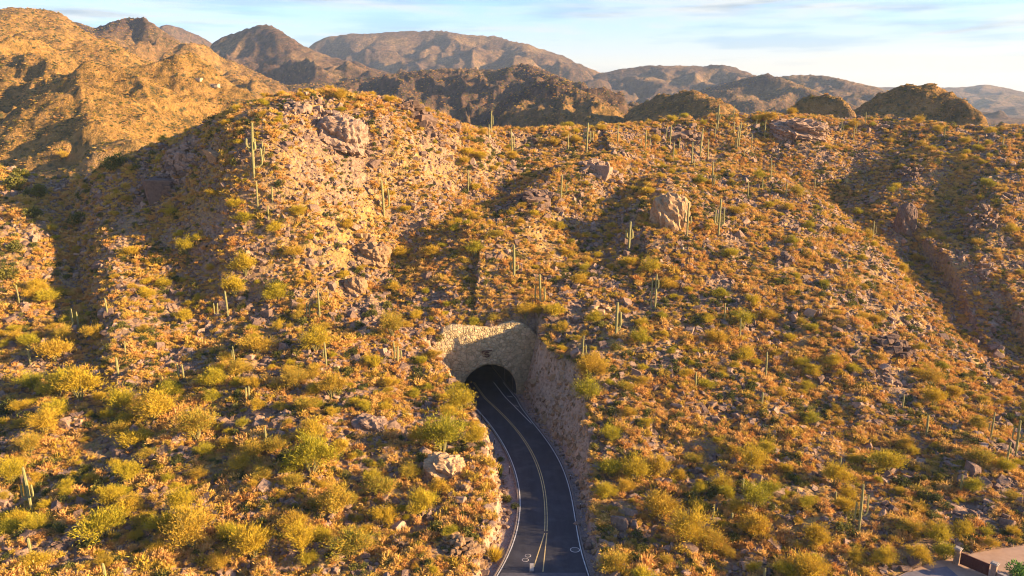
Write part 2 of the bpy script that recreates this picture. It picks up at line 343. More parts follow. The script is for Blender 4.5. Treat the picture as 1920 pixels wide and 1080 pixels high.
class MB:
    def __init__(s): s.v = []; s.f = []
    def add(s, V, F):
        n = len(s.v); s.v += [tuple(v) for v in V]; s.f += [tuple(i+n for i in f) for f in F]
    def box(s, c, d, rz=0, M=None):
        V = [Vector((x*d[0]/2, y*d[1]/2, z*d[2]/2)) for x in (-1, 1) for y in (-1, 1) for z in (-1, 1)]
        m = Matrix.Translation(c) @ Matrix.Rotation(rz, 4, 'Z') if M is None else M
        s.add([m @ v for v in V], [(0,1,3,2),(4,6,7,5),(0,4,5,1),(2,3,7,6),(0,2,6,4),(1,5,7,3)])
    def tube(s, pts, rad, n=8, cap=True, rib=0):
        pts = [Vector(p) for p in pts]; rings = []
        up = Vector((1, 0, 0))
        for i, p in enumerate(pts):
            t = (pts[min(i+1, len(pts)-1)]-pts[max(i-1, 0)]).normalized()
            a = (up-t*up.dot(t)).normalized() if abs(up.dot(t)) < .98 else Vector((0, 1, 0)); b = t.cross(a)
            rings.append([p+(a*math.cos(2*PI*k/n)+b*math.sin(2*PI*k/n))*rad[i]*(1-rib*(k % 2)) for k in range(n)])
        V = [v for r_ in rings for v in r_]; F = []
        for i in range(len(pts)-1):
            for k in range(n):
                k2 = (k+1) % n; F.append((i*n+k, i*n+k2, (i+1)*n+k2, (i+1)*n+k))
        if cap: F.append(tuple(range(n-1, -1, -1))); F.append(tuple((len(pts)-1)*n+k for k in range(n)))
        s.add(V, F)
    def mesh(s, name, mat, sm=False): return mesh_np(name, s.v, s.f, mat, sm)

# ------------------------------------------------------------------ materials
def mat(name, rough=.9, spec=.2):
    m = bpy.data.materials.new(name); m.use_nodes = True; t = m.node_tree; p = t.nodes['Principled BSDF']
    p.inputs['Roughness'].default_value = rough; p.inputs['Specular IOR Level'].default_value = spec
    return m, t, p
def ramp(t, fac, cols):
    r = N(t, 'ShaderNodeValToRGB'); e = r.color_ramp.elements
    while len(e) < len(cols): e.new(.5)
    for i, (p, c) in enumerate(cols): e[i].position = p; e[i].color = (*c, 1)
    if fac is not None: t.links.new(fac, r.inputs[0])
    return r
def noise(t, vec, scale, detail=5., rough=.6, dist=0.):
    n = N(t, 'ShaderNodeTexNoise', Scale=scale, Detail=detail, Roughness=rough, Distortion=dist); t.links.new(vec, n.inputs['Vector']); return n
def mixc(t, fac, a, b, mode='MIX'):
    m = N(t, 'ShaderNodeMixRGB'); m.blend_type = mode
    for i, v in ((0, fac), (1, a), (2, b)):
        if isinstance(v, (int, float)): m.inputs[i].default_value = v
        elif isinstance(v, tuple): m.inputs[i].default_value = (*v, 1)
        else: t.links.new(v, m.inputs[i])
    return m.outputs[0]
def mrange(t, v, a, b, c=0., d=1.):
    m = N(t, 'ShaderNodeMapRange'); t.links.new(v, m.inputs['Value'])
    for k_, x in (('From Min', a), ('From Max', b), ('To Min', c), ('To Max', d)): m.inputs[k_].default_value = x
    return m.outputs[0]
def bump(t, p, h, strength=1., dist=1.):
    b = N(t, 'ShaderNodeBump', Strength=strength, Distance=dist); t.links.new(h, b.inputs['Height']); t.links.new(b.outputs[0], p.inputs['Normal']); return b
def simple(name, c1, c2, scale=3., rough=.9, bs=.3, bd=.05):
    m, t, p = mat(name, rough); co = N(t, 'ShaderNodeTexCoord').outputs['Object']
    n = noise(t, co, scale); r = ramp(t, n.outputs['Fac'], [(.3, c1), (.7, c2)]); t.links.new(r.outputs[0], p.inputs['Base Color'])
    bump(t, p, n.outputs['Fac'], bs, bd); return m
def terrain_mat():
    m, t, p = mat('hill_ground', 1.0, 0.05); L = t.links.new
    geo = N(t, 'ShaderNodeNewGeometry'); co = geo.outputs['Position']
    big = noise(t, co, .035, 4.).outputs['Fac']; mid = noise(t, co, .35, 5., .65).outputs['Fac']; fine = noise(t, co, 2.2, 5., .7).outputs['Fac']
    vo = N(t, 'ShaderNodeTexVoronoi', Scale=1.1); L(co, vo.inputs['Vector'])
    vo2 = N(t, 'ShaderNodeTexVoronoi', Scale=.28); L(co, vo2.inputs['Vector'])
    soil = ramp(t, fine, [(.25, (.15, .09, .06)), (.5, (.27, .165, .11)), (.75, (.40, .265, .18))]).outputs[0]
    rock = ramp(t, vo.outputs['Color'], [(.1, (.10, .065, .055)), (.5, (.21, .14, .105)), (.9, (.36, .25, .185))]).outputs[0]
    grass = ramp(t, mid, [(.3, (.16, .13, .035)), (.5, (.36, .22, .06)), (.72, (.50, .31, .09))]).outputs[0]
    c = mixc(t, mrange(t, mid, .42, .60), soil, rock)
    g = N(t, 'ShaderNodeMath', operation='ADD'); L(big, g.inputs[0]); L(fine, g.inputs[1])
    c = mixc(t, mrange(t, g.outputs[0], .92, 1.12, 0, .85), c, grass)
    # rock of the road cut and gravel of the verge
    at = N(t, 'ShaderNodeAttribute', attribute_name='cut'); ag = N(t, 'ShaderNodeAttribute', attribute_name='gravel')
    cn = noise(t, co, .9, 6., .7, .8).outputs['Fac']
    cr = ramp(t, cn, [(.28, (.15, .10, .07)), (.42, (.31, .215, .14)), (.58, (.46, .33, .22)), (.72, (.33, .17, .095))]).outputs[0]
    c = mixc(t, at.outputs['Fac'], c, cr)
    gc = ramp(t, noise(t, co, 5., 4., .7).outputs['Fac'], [(.3, (.19, .13, .11)), (.7, (.38, .28, .23))]).outputs[0]
    c = mixc(t, ag.outputs['Fac'], c, gc)
    # scrub seen as specks where the ground is far off (vegetation cover; the golden mix also paints in sunlight)
    af = N(t, 'ShaderNodeAttribute', attribute_name='wild')
    s1 = noise(t, co, .09, 6., .75).outputs['Fac']; s0 = noise(t, co, .006, 5., .6).outputs['Fac']
    rr = N(t, 'ShaderNodeTexVoronoi', Scale=.16); L(co, rr.inputs['Vector'])
    fc = ramp(t, s1, [(.34, (.05, .042, .025)), (.45, (.15, .10, .045)), (.56, (.25, .15, .07)), (.70, (.36, .22, .12))]).outputs[0]
    fc2 = ramp(t, s1, [(.34, (.030, .025, .022)), (.48, (.078, .050, .036)), (.66, (.165, .095, .055))]).outputs[0]
    ad = N(t, 'ShaderNodeAttribute', attribute_name='dry')
    fg = ramp(t, s1, [(.34, (.07, .055, .02)), (.44, (.19, .11, .03)), (.56, (.33, .18, .05)), (.70, (.42, .24, .08))]).outputs[0]
    fc = mixc(t, mrange(t, s0, .32, .52), fc, fc2); fc = mixc(t, ad.outputs['Fac'], fc, fg)
    sp = mrange(t, rr.outputs['Distance'], .12, .32)
    fc = mixc(t, sp, (.075, .07, .03), fc)
    c = mixc(t, af.outputs['Fac'], c, fc)
    L(c, p.inputs['Base Color'])
    h = N(t, 'ShaderNodeMath', operation='MULTIPLY_ADD'); L(fine, h.inputs[0]); h.inputs[1].default_value = .35; L(vo.outputs['Distance'], h.inputs[2])
    h2 = N(t, 'ShaderNodeMath', operation='MULTIPLY_ADD'); L(cn, h2.inputs[0]); h2.inputs[1].default_value = 2.2; L(h.outputs[0], h2.inputs[2])
    farh = N(t, 'ShaderNodeMath', operation='MULTIPLY'); L(s1, farh.inputs[0]); L(af.outputs['Fac'], farh.inputs[1])
    fh = N(t, 'ShaderNodeMath', operation='MULTIPLY_ADD'); L(farh.outputs[0], fh.inputs[0]); fh.inputs[1].default_value = 22.; L(h2.outputs[0], fh.inputs[2])
    bump(t, p, fh.outputs[0], .8, .55)
    return m
M_ground = terrain_mat()
def foliage(name, cols, trans=.22):
    m, t, p = mat(name, .75, .1); L = t.links.new
    oi = N(t, 'ShaderNodeObjectInfo'); geo = N(t, 'ShaderNodeNewGeometry')
    f = N(t, 'ShaderNodeMath', operation='MULTIPLY_ADD'); L(geo.outputs['Random Per Island'], f.inputs[0]); f.inputs[1].default_value = .28
    s_ = N(t, 'ShaderNodeMath', operation='MULTIPLY'); L(oi.outputs['Random'], s_.inputs[0]); s_.inputs[1].default_value = .72; L(s_.outputs[0], f.inputs[2])
    c = ramp(t, f.outputs[0], cols).outputs[0]; L(c, p.inputs['Base Color'])
    tr = N(t, 'ShaderNodeBsdfTranslucent'); L(c, tr.inputs['Color'])
    ms = N(t, 'ShaderNodeMixShader'); ms.inputs[0].default_value = trans
    L(p.outputs[0], ms.inputs[1]); L(tr.outputs[0], ms.inputs[2]); L(ms.outputs[0], t.nodes['Material Output'].inputs['Surface'])
    return m
M_palo = foliage('palo_verde_foliage', [(.0, (.17, .17, .018)), (.22, (.34, .28, .018)), (.5, (.46, .31, .024)), (.75, (.42, .25, .032)), (.95, (.25, .24, .03))])
M_dry = foliage('dry_brush', [(.0, (.36, .15, .04)), (.25, (.56, .29, .08)), (.5, (.60, .37, .12)), (.7, (.52, .32, .05)), (.88, (.40, .29, .035)), (1., (.26, .21, .04))])
M_green = foliage('green_shrub', [(.0, (.045, .055, .018)), (.4, (.09, .095, .022)), (.8, (.19, .16, .03)), (1., (.12, .13, .05))])
M_bark = simple('bark', (.10, .09, .035), (.22, .19, .07), 8)
M_sag = simple('saguaro_skin', (.15, .14, .05), (.27, .235, .09), 4, .7)
M_sagdry = simple('saguaro_wood', (.10, .06, .035), (.22, .14, .08), 5, .9)
def rock_mat(name, a, b, c):
    m, t, p = mat(name, .95, .1); L = t.links.new
    oi = N(t, 'ShaderNodeObjectInfo'); co = N(t, 'ShaderNodeNewGeometry').outputs['Position']
    n = noise(t, co, 1.3, 6., .7, .6).outputs['Fac']
    f = N(t, 'ShaderNodeMath', operation='MULTIPLY_ADD'); L(oi.outputs['Random'], f.inputs[0]); f.inputs[1].default_value = .45
    s_ = N(t, 'ShaderNodeMath', operation='MULTIPLY_ADD'); L(n, s_.inputs[0]); s_.inputs[1].default_value = 1.1; s_.inputs[2].default_value = -.25; L(s_.outputs[0], f.inputs[2])
    L(ramp(t, f.outputs[0], [(.1, a), (.5, b), (.9, c)]).outputs[0], p.inputs['Base Color'])
    bump(t, p, noise(t, co, 3., 6., .7).outputs['Fac'], .8, .3); return m
M_rock = rock_mat('hill_rock', (.075, .047, .038), (.18, .115, .082), (.36, .24, .165))
M_pale = rock_mat('pale_rock', (.12, .07, .04), (.29, .175, .09), (.47, .31, .175))

# ------------------------------------------------------------------ terrain meshes
def grid_obj(name, i0, i1, drop=None):
    sub = slice(i0, i1+1); V = np.stack([X[sub], Y[sub], Hh[sub]], -1).reshape(-1, 3); nr = i1-i0+1
    i, j = np.meshgrid(np.arange(nr-1), np.arange(NA-1), indexing='ij'); a = (i*NA+j).ravel()
    F = np.stack([a, a+1, a+NA+1, a+NA], -1)
    if drop is not None:
        c = V[F].mean(1); dm = drop(c, V[F]); Q = V[F[dm]]; F = F[~dm]; Q = Q[Q[:, :, 2].max(1) > 9.2]
        Q[:, :, 2] = np.maximum(Q[:, :, 2], 8.4); F2 = np.arange(len(Q)*4).reshape(-1, 4)+len(V); V = np.vstack([V, Q.reshape(-1, 3)]); F = np.vstack([F, F2])
    wild = smooth((RR[sub]-330)/170); dry = np.maximum(smooth((-AZ[sub]-R(14))/R(6))*smooth((1500-RR[sub])/300), .75*smooth((760-RR[sub])/120))  # dry: golden grass tone, also painted-in sunlight on left mountain and nearer hills
    pad = lambda a: np.r_[a.ravel(), np.zeros(len(V)-a.size)]
    me = mesh_np(name, V, F, M_ground, True, dict(cut=pad(cut[sub]), gravel=pad(grav[sub]), wild=pad(wild), dry=pad(dry)))
    return tag(obj(name, me), kind='structure')
def in_mouth(c, q):
    xb = c[:, 0]-bore_x(c[:, 1]); span = q[:, :, 2].max(1)-q[:, :, 2].min(1)
    ylim = YP+.7+(c[:, 0]-XB)*.30
    return (q[:, :, 2].min(1) < 7.2) & (np.abs(xb) < 6.9) & (np.abs(c[:, 1]-ylim) < 1.6) & ((span > 1.2) | (c[:, 2] > .6)) & (c[:, 2] < 13)
grid_obj('hillside', 0, NR-1, in_mouth)
grid_obj('hills', NR-1, NT-1)
# ------------------------------------------------------------------ road
def strip(name, xa, xb, ys, z0, m, kind='structure', parent=None):
    V = []; F = []
    for i, y in enumerate(ys):
        zr = float(road_z(np.array(y)))+z0; V += [(float(xa(y)), y, zr), (float(xb(y)), y, zr)]
        if i: F.append((2*i-2, 2*i-1, 2*i+1, 2*i))
    o = obj(name, mesh_np(name, V, F, m, True), parent); 
    if kind: tag(o, kind=kind)
    return o
def asphalt():
    m, t, p = mat('asphalt', .75, .25); L = t.links.new; co = N(t, 'ShaderNodeNewGeometry').outputs['Position']
    mp_ = N(t, 'ShaderNodeMapping'); mp_.inputs['Scale'].default_value = (1.2, .12, 1); L(co, mp_.inputs[0])
    a = noise(t, mp_.outputs[0], .9, 4., .6).outputs['Fac']; b = noise(t, co, .35, 5., .6).outputs['Fac']; c_ = noise(t, co, 30., 3., .7).outputs['Fac']
    c = ramp(t, a, [(.3, (.011, .011, .017)), (.7, (.026, .024, .032))]).outputs[0]
    c = mixc(t, mrange(t, b, .48, .68, 0, .6), c, (.052, .047, .055)); c = mixc(t, .2, c, ramp(t, c_, [(.3, (.01, .01, .01)), (.7, (.06, .06, .06))]).outputs[0])
    L(c, p.inputs['Base Color']); bump(t, p, c_, .2, .01); return m
M_asph = asphalt(); M_white = simple('white_paint', (.30, .28, .26), (.52, .49, .45), 1.3); M_yel = simple('yellow_paint', (.30, .21, .08), (.50, .37, .17), 1.3)
ys = np.r_[np.linspace(18, YP-3, 170), np.linspace(YP-2.5, YP+95, 90)]
rl = lambda y: inside(fl, y)-.24; rr_ = lambda y: inside(fr, y)+.24
strip('road', rl, rr_, ys, 0, M_asph)
# kerb: a low concrete edge on both sides
M_conc = simple('kerb_concrete', (.34, .29, .26), (.48, .42, .38), 2)
M_kerb = simple('dusty_kerb', (.12, .09, .075), (.20, .155, .13), 2)
def kerb(f, sgn):
    V = []; F = []
    for i, y in enumerate(ys):
        zr = float(road_z(np.array(y))); x = float(inside(f, y))+sgn*.24
        V += [(x, y, zr-.25), (x, y, zr+.10), (x+sgn*.18, y, zr+.10), (x+sgn*.18, y, zr-.25)]
        if i:
            for k in range(3): F.append((4*i-4+k, 4*i-3+k, 4*i+1+k, 4*i+k))
    return tag(obj('kerb', mesh_np('kerb', V, F, M_kerb)), kind='structure')
kerb(fl, -1); kerb(fr, 1)
yss = ys[ys < YP+9]
def line(f, off, w_, y0, y1, m, name='road_line'):
    q = yss[(yss >= y0) & (yss <= y1)]; strip(name, lambda y: inside(f, y)+off-w_/2, lambda y: inside(f, y)+off+w_/2, q, .005, m)
line(fl, 0, .15, 18, 300, M_white); line(fr, 0, .14, 18, 300, M_white)
ysplit = on_road(1022, 1000)[1]
line(fy, -.17, .13, ysplit, 300, M_yel); line(fy, .17, .13, ysplit, 300, M_yel)
e1 = on_road(1001, 1063); e2 = on_road(1018, 1072)
def seg_line(a, b, w_, m, name='road_line', z0=.005):
    n = 8; pts = [(a[0]+(b[0]-a[0])*k/n, a[1]+(b[1]-a[1])*k/n) for k in range(n+1)]; d = Vector((b[0]-a[0], b[1]-a[1])).normalized(); nx, ny = -d.y*w_/2, d.x*w_/2
    V = []; F = []
    for i, (x, y) in enumerate(pts):
        zr = float(road_z(np.array(y)))+z0; V += [(x+nx, y+ny, zr), (x-nx, y-ny, zr)]
        if i: F.append((2*i-2, 2*i-1, 2*i+1, 2*i))
    tag(obj(name, mesh_np(name, V, F, m)), kind='structure')
s0 = float(fy(ysplit))
seg_line((s0-.17, ysplit), e1, .14, M_yel); seg_line((s0+.17, ysplit), e2, .14, M_yel)
ip = [on_road(*q) for q in inner_px]; ip.sort(key=lambda p: p[1])
cc = np.polyfit([p[1] for p in ip], [p[0] for p in ip], 1)
fi = lambda y: np.polyval(cc, np.minimum(y, YP-2))+np.maximum(np.asarray(y)-(YP-2), 0)*HEAD
V = []; F = []
q = yss[(yss >= ip[0][1])]
strip('road_line', lambda y: fi(y)-.09, lambda y: fi(y)+.09, q, .009, M_white)
for yy in (on_road(955, 742)[1], on_road(965, 760)[1]):
    seg_line((float(fi(yy))+.2, yy), (float(inside(fr, yy))-.3, yy-.8), .2, M_white)
ysm = on_road(1000, 1074)[1]
M_patch = simple('worn_asphalt', (.05, .047, .055), (.09, .082, .09), 1.5)
strip('road_patch', lambda y: inside(fl, y)+.3, lambda y: inside(fr, y)-.3, np.linspace(40, ysm, 30), .004, M_patch)
def cover(px, py, rad, lbl, mm):
    x, y = on_road(px, py); z = float(road_z(np.array(y))); o = empty('manhole_cover', (x, y, z+.012)); o.rotation_euler = (-math.atan(.063), 0, 0)
    r_ = MB(); n = 28
    V = []; F = []
    for k in range(n):
        a = 2*PI*k/n; V += [(rad*math.cos(a), rad*math.sin(a), 0), (rad*.84*math.cos(a), rad*.84*math.sin(a), .01)]
    for k in range(n): F.append((2*k, (2*k+2) % (2*n), (2*k+3) % (2*n), 2*k+1))
    obj('collar', mesh_np('collar', V, F, M_patch if mm else M_conc), o)
    V = [(rad*.83*math.cos(2*PI*k/n), rad*.83*math.sin(2*PI*k/n), .008) for k in range(n)]
    obj('lid', mesh_np('lid', V, [tuple(range(n))], M_iron), o); tag(o, lbl, 'manhole cover', 'manhole covers in the road')
M_iron = simple('dark_iron', (.03, .028, .03), (.06, .055, .055), 8, .6)
cover(990, 1042, .42, 'small round manhole cover in the left lane, the farther of the pair', 0)
cover(985, 1050, .46, 'small round manhole cover in the left lane, the nearer of the pair', 0)
cover(1078, 1031, .68, 'large round manhole cover with pale ring by the right edge line', 0)
# pale plate on end of the splitting yellow line
x, y = on_road(997, 1071); z = float(road_z(np.array(y)))
mk = empty('traffic_marker', (x, y, z))
b = MB(); b.box((0, 0, .06), (.62, .5, .12)); obj('base', b.mesh('base', M_patch), mk)
b = MB(); b.box((0, 0, .62), (.52, .06, 1.0)); obj('board', b.mesh('board', M_conc), mk)
tag(mk, 'pale rectangular board on the road where the yellow lines part', 'marker')

# ------------------------------------------------------------------ tunnel: portal wall, bore
def stone_mat():
    m, t, p = mat('portal_stone', .95, .1); L = t.links.new; co = N(t, 'ShaderNodeTexCoord').outputs['Object']
    nz = noise(t, co, .8, 3.).outputs['Color']; wv = mixc(t, .12, co, nz, 'ADD')
    v = N(t, 'ShaderNodeTexVoronoi', Scale=1.25); v.feature = 'DISTANCE_TO_EDGE'; L(wv, v.inputs['Vector'])
    vc = N(t, 'ShaderNodeTexVoronoi', Scale=1.25); L(wv, vc.inputs['Vector'])
    a = ramp(t, vc.outputs['Color'], [(.2, (.34, .24, .125)), (.5, (.46, .33, .18)), (.8, (.54, .37, .21))]).outputs[0]
    n = noise(t, co, 2., 6., .7).outputs['Fac']; a = mixc(t, mrange(t, n, .35, .7, 0, .5), a, (.26, .22, .12))
    a = mixc(t, mrange(t, v.outputs['Distance'], .0, .05, .75, 0), a, (.11, .08, .06)); L(a, p.inputs['Base Color'])
    h = N(t, 'ShaderNodeMath', operation='MULTIPLY_ADD'); L(mrange(t, v.outputs['Distance'], 0, .16), h.inputs[0]); h.inputs[1].default_value = .5; L(n, h.inputs[2])
    bump(t, p, h.outputs[0], .9, .28); return m
M_stone = stone_mat()
PZ = 0.0
ROT = math.atan(0.22)
port = empty('tunnel_portal', (XB, YP+.2, PZ), ROT)
tag(port, 'stone tunnel portal with a round arch and wavy top, set into the rocky hillside', 'tunnel portal')
# outline in portal plane (x along wall, z up); pixels -> plane
def to_plane(px, py):
    d = ray(px, py); nrm = Vector((-math.sin(ROT), math.cos(ROT), 0)); o0 = Vector((XB, YP+.2, 0)); c0 = Vector((0, 0, HC))
    t = (o0-c0).dot(nrm)/Vector(d).dot(nrm); p = c0+Vector(d)*t-o0; return (p.x*math.cos(ROT)+p.y*math.sin(ROT), p.z)
top_px = [(815,640),(822,628),(832,620),(845,615),(862,613),(880,613),(900,614),(920,614),(935,611),(948,606),(962,603),(974,605),(985,610),(996,617),(1004,626),(1010,640)]
top = [to_plane(*q) for q in top_px]
BR = 6.15; HS = 1.3                                 # bore radius, springing height
def arch(u):                                        # height of opening at u
    return HS+math.sqrt(max(BR*BR-u*u, 0))
umin, umax = top[0][0]-2.0, top[-1][0]+2.5
us = sorted(set([umin+(umax-umin)*k/90 for k in range(91)]+[-BR+2*BR*k/60 for k in range(61)]+[-BR-1e-3, BR+1e-3]))
tx = [p[0] for p in top]; tz = [p[1] for p in top]
def topz(u): return float(np.interp(u, [umin]+tx+[umax], [tz[0]-3]+tz+[tz[-1]-4]))
V = []; F = []; NZ = 26; TH = 5.5
def wob(u, z): return float(fbm(np.array(u/1.6+5), np.array(z/1.6), 4, .6))*.30
cols = []
for u in us:
    lo = -.5 if abs(u) > BR else arch(u); hi = topz(u); cols.append([len(V)+k for k in range(NZ+1)])
    for k in range(NZ+1):
        z = lo+(hi-lo)*k/NZ; V.append((u, wob(u, z)-.35, z))
nb = len(V)
for u in us:                                         # back face rim
    lo = -.5 if abs(u) > BR else arch(u); V += [(u, TH, lo), (u, TH, topz(u))]
for i in range(len(us)-1):
    if abs(us[i]-us[i+1]) < 2e-3: continue
    a, b = cols[i], cols[i+1]
    for k in range(NZ): F.append((a[k], b[k], b[k+1], a[k+1]))
    F.append((a[NZ], b[NZ], nb+2*i+3, nb+2*i+1)); F.append((a[0], nb+2*i, nb+2*i+2, b[0]))
obj('stone_face', mesh_np('stone_face', V, F, M_stone, True), port)
# ring of the arch
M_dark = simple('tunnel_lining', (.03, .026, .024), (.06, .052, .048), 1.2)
V = []; F = []; n = 40
for k in range(n+1):
    a = PI*k/n; c_, s_ = math.cos(a), math.sin(a)
    for rr0, yy in ((BR-.02, -.38), (BR+.42, -.50), (BR-.02, 1.6)):
        V.append((c_*rr0, yy+wob(c_*rr0, s_*rr0+HS)*.6, HS+s_*rr0))
    if k: F += [(3*k-3, 3*k, 3*k+1, 3*k-2), (3*k-3, 3*k-1, 3*k+2, 3*k)]
obj('arch_ring', mesh_np('arch_ring', V, F, M_stone, True), port)
# emblem: a bar with an S hanging from it
M_rust = simple('rusty_steel', (.045, .015, .012), (.10, .03, .02), 6)
eu, ez = to_plane(912, 662)
cu = MB(); cu.box((eu, -.72, ez+.72), (2.3, .14, .22)); cu.box((eu-1.08, -.72, ez+.5), (.2, .14, .3)); cu.box((eu-.75, -.5, ez+.72), (.08, .5, .08)); cu.box((eu+.75, -.5, ez+.72), (.08, .5, .08))
pts = []
for k in range(0, 13): a = R(20+k*(250/12)); pts.append((eu+.50*math.cos(a), -.72, ez+.02+.27*math.sin(a)+.12))
for k in range(1, 13): a = R(90-k*(250/12)); pts.append((eu+.50*math.cos(a), -.72, ez-.40+.27*math.sin(a)))
cu.tube(pts, [.11]*len(pts), 6)
obj('emblem', cu.mesh('emblem', M_rust), port)
# bore
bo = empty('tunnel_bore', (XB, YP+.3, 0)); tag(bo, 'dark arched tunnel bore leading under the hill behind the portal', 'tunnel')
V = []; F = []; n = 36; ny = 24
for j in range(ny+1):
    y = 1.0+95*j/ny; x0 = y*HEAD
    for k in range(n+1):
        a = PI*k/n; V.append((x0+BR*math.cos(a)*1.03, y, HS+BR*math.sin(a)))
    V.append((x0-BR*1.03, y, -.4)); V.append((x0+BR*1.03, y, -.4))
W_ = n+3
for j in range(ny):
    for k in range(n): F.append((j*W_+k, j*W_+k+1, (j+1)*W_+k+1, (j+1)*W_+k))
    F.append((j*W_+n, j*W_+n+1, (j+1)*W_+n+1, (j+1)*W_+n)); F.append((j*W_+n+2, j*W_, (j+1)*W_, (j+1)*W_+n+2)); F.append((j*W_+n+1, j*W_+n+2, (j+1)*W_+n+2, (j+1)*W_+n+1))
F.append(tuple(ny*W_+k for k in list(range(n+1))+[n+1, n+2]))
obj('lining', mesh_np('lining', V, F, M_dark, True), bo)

# ------------------------------------------------------------------ plant and rock prototypes
def blades(n_pts, pos, dr, ln, wd, curve=.0):
    """thin two-triangle blades"""
    n = len(pos); side = np.cross(dr, rng.normal(size=(n, 3))); side /= np.linalg.norm(side, axis=1, keepdims=True)+1e-9
    a = pos-side*wd[:, None]/2; b_ = pos+side*wd[:, None]/2; tip = pos+dr*ln[:, None]+np.array([0, 0, -1])*curve*ln[:, None]
    mid = pos+dr*ln[:, None]*.55
    V = np.stack([a, b_, mid+side*wd[:, None]*.6, tip, mid-side*wd[:, None]*.6], 1).reshape(-1, 3)
    i = np.arange(n)*5; T = np.concatenate([np.stack([i, i+1, i+2], -1), np.stack([i, i+2, i+4], -1), np.stack([i+4, i+2, i+3], -1)])
    return V, T
def unit(v): return v/(np.linalg.norm(v, axis=-1, keepdims=True)+1e-9)
def spray_crown(ns, nb, w=1., h=.75, base=.12, ln=.11, wd=.016, lumps=5, tight=.10):
    """crown of sprays: each grows up and out, gathered in lumps"""
    Vs, Ts, o = [], [], 0
    lc = unit(rng.normal(size=(lumps, 3))*[1, 1, .5]+[0, 0, .25])*rng.uniform(.12, .34, (lumps, 1))
    for i in range(ns):
        l = lc[rng.integers(lumps)]
        d = unit(rng.normal(size=3)*[1, 1, .75]+[0, 0, .75]); d[2] = abs(d[2])*.9+.05; d = unit(d)
        c0 = l*[w, w, h]+[0, 0, base+h*.22]; L0 = rng.uniform(.20, .42)
        k = nb; t = rng.uniform(.25, 1, k)
        p = c0+d*[w, w, h*1.1]*L0*t[:, None]+rng.normal(size=(k, 3))*tight*(.35+t[:, None])*[w, w, h]
        p[:, 2] = np.maximum(p[:, 2], .02)
        dd = unit(d+rng.normal(size=(k, 3))*.45+[0, 0, .25])
        V, T = blades(k, p, dd, rng.uniform(.6, 1.3, k)*ln, rng.uniform(.7, 1.4, k)*wd); Vs.append(V); Ts.append(T+o); o += len(V)
    return np.concatenate(Vs), np.concatenate(Ts)
def make_palo(i):
    h = [.72, .62, .85, .7, .58, .95][i]
    V, T = spray_crown([46, 38, 50, 60, 34, 44][i], [125, 135, 120, 125, 140, 125][i], 1, h, .08, .062, .0075, [6, 5, 7, 8, 5, 6][i], .062)
    V[:, :2] -= V[:, :2].mean(0)
    V[:, :2] /= np.percentile(np.abs(V[:, :2]), 99)*2; V[:, 2] *= h/np.percentile(V[:, 2], 99.5)
    crown = mesh_np('crown', V, T, M_palo)
    b = MB()
    for k in range(7):
        a = 2*PI*k/7+random.uniform(-.4, .4); r_ = random.uniform(.16, .36); top_ = random.uniform(.5, .85)*h
        b.tube([(0, 0, -.12), (.05*math.cos(a), .05*math.sin(a), .05), (r_*.55*math.cos(a+.2), r_*.55*math.sin(a+.2), top_*.5), (r_*math.cos(a), r_*math.sin(a), top_)], [.03, .022, .013, .004], 5)
    return crown, b.mesh('trunk', M_bark)
palos = [make_palo(i) for i in range(6)]
def make_brush(i):
    V, T = spray_crown(14, 16, 1, .6, .02, .20, .034, 4, .09)
    V[:, :2] /= np.percentile(np.abs(V[:, :2]), 98)*2; V[:, 2] *= .55/np.percentile(V[:, 2], 99); V[:, 2] -= .04
    return obj('brush_source', mesh_np('brush_source', V, T, M_dry), link=False)
brushes = [make_brush(i) for i in range(6)]
def make_shrub(i, full=False):
    n = 900 if full else 230
    lump = unit(rng.normal(size=(6, 3))*[1, 1, .4])*.24; lump[:, 2] = np.abs(lump[:, 2])+.16
    c = lump[rng.integers(6, size=n)]; d = unit(rng.normal(size=(n, 3))); p = c+d*rng.uniform(.10, .22, (n, 1)); p[:, 2] = np.abs(p[:, 2])
    V, T = blades(n, p, unit(d+rng.normal(size=(n, 3))*.5+[0, 0, .3]), rng.uniform(.05, .10, n)*(1 if full else 1.6), rng.uniform(.02, .04, n)*(1 if full else 1.7))
    V[:, :2] /= np.percentile(np.abs(V[:, :2]), 99)*2; V[:, 2] *= .62/np.percentile(V[:, 2], 99); V[:, 2] -= .03
    return mesh_np('shrub_source', V, T, M_green)
shrubs_s = [obj('shrub_source', make_shrub(i), link=False) for i in range(4)]
shrub_full = [make_shrub(i, True) for i in range(4)]
